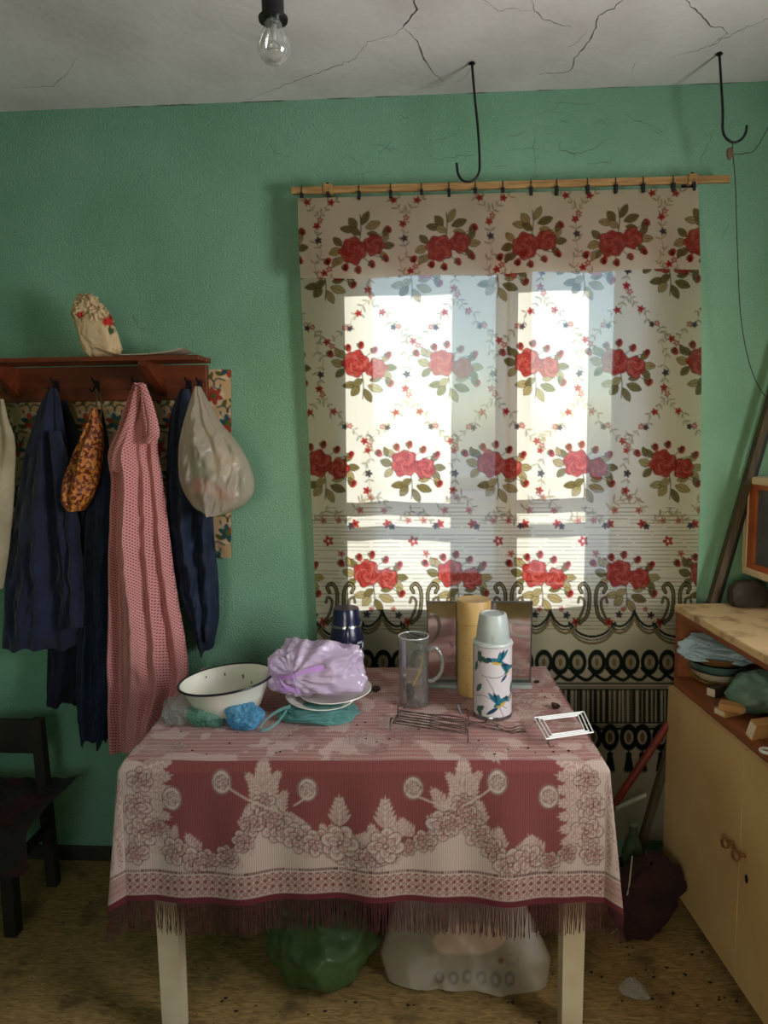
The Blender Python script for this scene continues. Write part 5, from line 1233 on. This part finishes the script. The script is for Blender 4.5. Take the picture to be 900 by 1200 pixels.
# old framed set on the cabinet: cream housing, orange wood surround, dark screen
Q = AZ(893, 714, zt); ta = math.radians(4.7); away = np.array([-math.sin(ta), math.cos(ta), 0])
tt = min(np.linspace(-.1, .5, 300), key=lambda t: abs(PXY(Q + away * t + np.array([0, 0, .1]))[0] - 869))
FE = Q + away * tt; zA = float(AY(869, 671, FE[1])[2]); zB = float(AY(871, 558, FE[1])[2]); Lh = .17
ctr = FE - away * Lh + np.array([math.cos(ta), math.sin(ta), 0]) * .05
t0 = np.array([ctr[0], ctr[1], zt + .0015])
tv = thing('screen_set', 'cream boxed set with orange wooden surround and dark grey screen on the cabinet', 'television', tuple(t0), ta)
z0_, z1_ = zA - t0[2], zB - t0[2]; x0_ = -.05
m_tvc = mat('tv_cream', srgb(226, 200, 164), .45); m_tvw = mat('tv_orange_wood', srgb(188, 104, 58), .5, col2=srgb(160, 82, 42), scale=9); m_scr = mat('screen_dark', srgb(96, 100, 102), .4, col2=srgb(78, 82, 84), scale=14)
b = MB(); fw = .022
b.box(x0_, .10, -Lh, Lh, z1_ - fw, z1_, .004); b.box(x0_, .10, -Lh, Lh, z0_, z0_ + fw, .004); b.box(x0_, .10, Lh - fw, Lh, z0_ + fw, z1_ - fw); b.box(x0_, .10, -Lh, -Lh + fw, z0_ + fw, z1_ - fw); b.box(.09, .10, -Lh + .01, Lh - .01, z0_ + fw, z1_ - fw); b.build('housing', m_tvc, tv)
i1, i2 = fw, fw + .034
b = MB(); b.box(x0_ + .003, x0_ + .02, Lh - i2, Lh - i1, z0_ + fw, z1_ - fw); b.box(x0_ + .003, x0_ + .02, -Lh + i1, -Lh + i2, z0_ + fw, z1_ - fw); b.box(x0_ + .003, x0_ + .02, -Lh + i2, Lh - i2, z0_ + fw, z0_ + fw + .018); b.box(x0_ + .003, x0_ + .02, -Lh + i2, Lh - i2, z1_ - fw - .014, z1_ - fw); b.build('surround', m_tvw, tv)
MB().box(x0_ + .012, x0_ + .018, -Lh + i2, Lh - i2, z0_ + fw + .018, z1_ - fw - .014).build('screen', m_scr, tv)
MB().box(-.035, .05, -.06, tt * 0 + (Lh - tt), 0.0, z0_, .005).build('pedestal', m_tvc, tv)
# dim printed sack behind it
q = AY(873, 703, -.14)
o = blob('sack', (.055, .028, .040), mat('dim_sack', srgb(62, 54, 42), .9, col2=srgb(46, 38, 32), scale=16, bump=.5, bscale=40), None, seed=81, crumple=.12, freq=1.4, power=.7, floor=-.036, nu=60, nv=40); o.location = (float(q[0]) + .01, -.14, zt + .038); tag(o, 'dull brown sack in the corner behind the framed screen', 'sack')

# leaning pole and broom handle
m_pole = mat('pole_wood', srgb(86, 72, 50), .7, col2=srgb(64, 52, 36), scale=10, stretch=(6, 6, .5)); m_poled = mat('pole_dark', srgb(24, 22, 20), .6)
a, c = AY(748, 1003, -.072), AY(903, 470, -.072); d = (c - a) / np.linalg.norm(c - a); a = a - d * (a[2] - .002) / d[2]; c = a + d * ((WALL_X - .012 - a[0]) / d[0])
po = thing('pole', 'long wooden pole leaning into the corner behind the cabinet', 'pole', tuple(a))
MB().beam(d * .0 + [0, 0, .006], c - a, .020, .030, (0, 1, 0)).build('timber', m_pole, po); MB().beam(d * .5 + [.026, .012, 0], (c - a) * .93 + np.array([.022, .012, 0]), .010, .014, (0, 1, 0)).build('strip', m_poled, po)
a, c = AY(712, 955, -.118), AY(783, 848, -.118)
b0 = np.array([AY(712, 955, -.118)[0] - .10, -.118, 0.0])
br = thing('broom', 'broom with a red painted handle leaning beside the table', 'broom', tuple(b0))
MB().tube([np.array([0.0, 0, .06]), a - b0, c - b0], .012, 10).build('handle', mat('red_paint', srgb(132, 40, 26), .5, col2=srgb(96, 44, 28), scale=12), br, True)
blob('brush_head', (.07, .03, .05), m_bristle, br, (0, 0, .05), seed=6, crumple=.25, nu=30, nv=20, floor=-.05)
MB().tube(curve3([AY(722, 948, -.132) - b0, AY(740, 939, -.134) - b0, AY(758, 931, -.132) - b0], 10), .008, 10).build('cross_piece', mat('pale_tube', srgb(150, 150, 128), .5), br, True)
# green bottle behind the bundle
q = AY(740, 985, -.165); hb_ = float(AY(741, 962, -.165)[2])
bt = thing('bottle', 'dusty green bottle standing behind the maroon bundle', 'bottle', (float(q[0]) + .005, -.165, 0))
MB().lathe([(0, 0), (.030, 0), (.033, .006), (.033, hb_ * .62), (.026, hb_ * .74), (.013, hb_ * .84), (.012, hb_ * .97), (.010, hb_ * .97), (0, hb_ * .96)], 28).build('glass', mat('bottle_green', srgb(52, 70, 44), .25, col2=srgb(70, 80, 58), scale=14), bt, True)
MB().lathe([(.0135, hb_ * .95), (.015, hb_ * .955), (.015, hb_), (0, hb_)], 20).build('cap', mat('bottle_cap', srgb(104, 112, 84), .5), bt, True)

# dark red sack, string, bottle and cellophane on the floor
m_maroon = mat('maroon_cloth', srgb(54, 25, 22), .95, col2=srgb(34, 15, 14), scale=10, bump=.5, bscale=160)
q = AZ(758, 1100, 0)
def redshape(P, D): P[..., 0] += .02 * np.sin(P[..., 2] * 18); P[..., 1] -= .03 * (D[..., 2] < 0); return P
o = blob('cloth_bundle', (.095, .055, .125), m_maroon, None, seed=92, facet=22, crumple=.12, freq=2.0, power=.85, floor=-.105, nu=90, nv=70, shape=redshape); o.location = (float(q[0]) + .002, float(q[1]) + .045, .107); tag(o, 'dark maroon cloth bundle on the floor beside the cabinet', 'cloth bundle')
bundle_top = 0.117 + .10
o = MB().tube(curve3([AY(741, 1003, -.30), AY(739, 1022, -.315), AY(736, 1045, -.33), AZ(726, 1084, .012), AZ(716, 1094, .004)], 30) - AZ(716, 1094, .0), .0022, 6).build('string', mat('white_string', srgb(180, 172, 150), .8), None, True); o.location = tuple(AZ(716, 1094, 0.0)); tag(o, 'thin pale string trailing over the maroon bundle', 'string')
m_cello = plastic_film('film_cellophane', srgb(230, 228, 218), .78, .08, .1)
q = AZ(743, 1165, 0); o = blob('cellophane', (.030, .036, .018), m_cello, None, seed=95, crumple=.3, freq=3.5, facet=30, floor=-.014, nu=70, nv=40); o.location = (float(q[0]), float(q[1]), .0152); tag(o, 'crumpled clear cellophane on the floor right of the table leg', 'wrapper')
rg = random.Random(77); b = MB()
for k in range(190):
    x, y = rg.choice(((rg.uniform(720, 890), rg.uniform(1090, 1230)), (rg.uniform(230, 900), rg.uniform(1130, 1230)))); q = AZ(x, y, 0)
    if q[0] > P0[0] + .0 + (-q[1]) * math.sin(ang): continue
    r_ = rg.choice((.0012, .0018, .0025, .004, .006))
    v = [(q[0] + r_ * rg.uniform(.6, 1.5) * a_, q[1] + r_ * rg.uniform(.6, 1.5) * c_, .0002 + r_ * h * .6) for a_, c_, h in ((1, .3, 0), (.2, .8, 0), (-1, .4, 0), (-.3, -1, 0), (.2, .1, .9))]
    b.add(v, [(0, 1, 4), (1, 2, 4), (2, 3, 4), (3, 0, 4)])
tag(b.build('floor_debris', mat('floor_bits', srgb(36, 28, 18), .9)), 'dark bits of dirt scattered on the floor boards', 'debris', kind='stuff')

# under the table: green plastic sheet sack and printed pale bag
m_gsack = plastic_film('film_sackgreen', srgb(92, 118, 70), .2, .35, .3)
q = AZ(370, 1182, 0)
def dish(P, D): P[..., 2] = P[..., 2] + .35 * np.abs(P[..., 0]) ** 2; return P
o = blob('plastic_sack', (.175, .13, .11), m_gsack, None, seed=101, crumple=.10, freq=1.6, floor=-.10, facet=40, nu=110, nv=70); o.location = (float(q[0]) + .005, float(q[1]) + .15, .102); tag(o, 'large green plastic sack slumped on the floor under the table', 'plastic sack')
pc = Canvas(-.3, .3, -.2, .2, .002, srgb(140, 124, 100))
for k in range(6): pc.ellipse(-.085 + k * .038, -.052, .014, .014, 0, srgb(96, 86, 74), .85); pc.ellipse(-.085 + k * .038, -.052, .007, .007, 0, srgb(140, 124, 104))
pc.ellipse(.085, -.018, .008, .006, 0, srgb(110, 70, 60)); pc.line([(.10, -.025), (.13, -.025), (.13, -.008), (.10, -.008), (.10, -.025)], .0025, srgb(110, 100, 84)); pc.ellipse(.0, .02, .10, .03, .05, srgb(196, 160, 128), .8)
q = AZ(552, 1165, 0); sB = MPP(q[1])
UU, VV = np.meshgrid(np.linspace(0, 1, 90), np.linspace(0, 1, 50))
xl = np.interp(VV, [0, .3, 1], [-108, -118, -95]) * sB; xr2 = np.interp(VV, [0, .3, 1], [100, 106, 75]) * sB
X_ = xl + (xr2 - xl) * UU; Z_ = .006 + VV * .17 + .010 * np.sin(UU * 9) * (1 - VV) * 0; thick = .05 * np.sin(np.pi * np.clip(UU, 0, 1)) ** .5 * (1 - .6 * VV)
cr1 = .012 * fbm(np.stack([X_ * 12, Z_ * 12, 0 * X_], -1), 7, 3)
front = np.stack([X_, -thick + cr1 * np.sin(np.pi * UU) + .30 * VV * .35, Z_], -1); back = np.stack([X_, thick * .6 + .30 * VV * .35 + .002, Z_], -1)
loop = np.concatenate([front, back[:, ::-1]], 1)
colr = pc.sample(np.concatenate([X_, X_[:, ::-1] + 9], 1), np.concatenate([Z_ - .085, Z_[:, ::-1] + 9], 1))
o = grid('printed_bag', loop, attr_mat('bag_print', .4, .4, bump=.3, bscale=30), None, closed=True, col=colr); o.location = (float(q[0]), float(q[1]) + .04, 0.0); tag(o, 'pale printed bag with a row of round marks leaning under the table', 'bag')

# ------------------------------------------------------------------ ceiling hooks, wire and bulb
def chook(label, top, pts, rad):
    a = AZ(*top, ZC); Yh = float(a[1]); r_ = thing('ceiling_hook', label, 'hook', tuple(a)); P = [np.array([0, 0, 0.0])] + [AY(x, y, Yh) - a for x, y in pts]
    MB().tube(curve3(P, 44), rad, 8).build('rod', m_black, r_, True); MB().lathe([(0, -.004), (.010, -.004), (.007, 0), (0, 0)], 14).build('plate', m_black, r_, True); return a, Yh
chook('black iron ceiling hook hanging in front of the curtain rod', (553, 73), [(556, 110), (560, 150), (562, 185), (561, 203), (553, 212), (543, 212), (537, 204), (535, 191)], .0036)
a, Yh = chook('rusty ceiling hook with a wire hanging at the right', (843, 62), [(845, 95), (847, 130), (847, 152), (851, 162), (860, 167), (869, 163), (874, 155), (875, 147)], .0036)
m_cable = mat('thin_black_cable', srgb(30, 30, 28), .6)
w0 = AY(858, 166, Yh)
wi = thing('wire', 'thin dark wire hanging from the rusty ceiling hook', 'wire', tuple(w0))
MB().tube(curve3([(0, 0, 0)] + [AY(x, y, Yh + (.0 if k < 2 else .04)) - w0 for k, (x, y) in enumerate(((859, 182), (862, 220), (864, 290), (868, 370), (878, 425), (892, 458), (905, 470)))], 50), .0014, 6).build('drop', m_cable, wi, True)
MB().tube(curve3([AY(858, 181, Yh) - w0, AY(872, 180, Yh) - w0, AY(886, 174, Yh) - w0, AY(905, 140, Yh) - w0], 24), .0011, 6).build('branch', m_cable, wi, True)
blob('joint', (.008, .006, .014), mat('joint_tape', srgb(110, 84, 66), .8), wi, tuple(AY(855, 180, Yh) - w0), seed=2, crumple=.3, nu=20, nv=16)

zb = AY(321, 55, -1.08); s_ = MPP(-1.08)
bl = thing('light_bulb', 'bare clear glass light bulb hanging in a black socket', 'light bulb', (float(zb[0]), -1.08, float(zb[2])))
r = 18.5 * s_
prof = [(0, -r)] + [(r * math.sin(t), -r * math.cos(t)) for t in np.linspace(.2, 1.9, 14)] + [(r * .72, r * .75), (r * .55, r * 1.1), (r * .48, r * 1.35)]
mb = MB().lathe(prof[1:], 40); mb.build('glass', clear_glass('bulb_glass', (.94, .93, .90), .3, .05, dirt=((.75, .73, .70), .16)), bl, True)
MB().lathe([(r * .5, r * 1.25), (r * .52, r * 1.3), (r * .52, r * 1.7), (r * .4, r * 1.75), (0, r * 1.75)], 28).build('cap', m_chrome, bl, True)
MB().lathe([(r * .56, r * 1.50), (r * .86, r * 1.45), (r * .88, r * 1.62), (r * .66, r * 1.75), (r * .66, r * 3.6), (r * .5, r * 3.9), (0, r * 3.95)], 32).build('socket', m_black, bl, True)
MB().tube([(0, 0, r * 1.2), (0, 0, r * .35)], [.006, .003], 10).build('stem', m_glassrim, bl, True)
MB().tube(curve3([(0, 0, r * .4), (-r * .3, 0, r * .1), (-r * .4, 0, -r * .12), (0, 0, -r * .05), (r * .4, 0, -r * .12), (r * .3, 0, r * .1), (0, 0, r * .4)], 30), .0006, 5).build('filament', m_wire, bl, True)
MB().tube(curve3([(0, 0, r * 3.9), (.004, 0, r * 3.9 + (ZC - zb[2] - r * 3.9) * .5), (0, 0, ZC - zb[2] - .001)], 16), .004, 8).build('cord', m_black, bl, True)
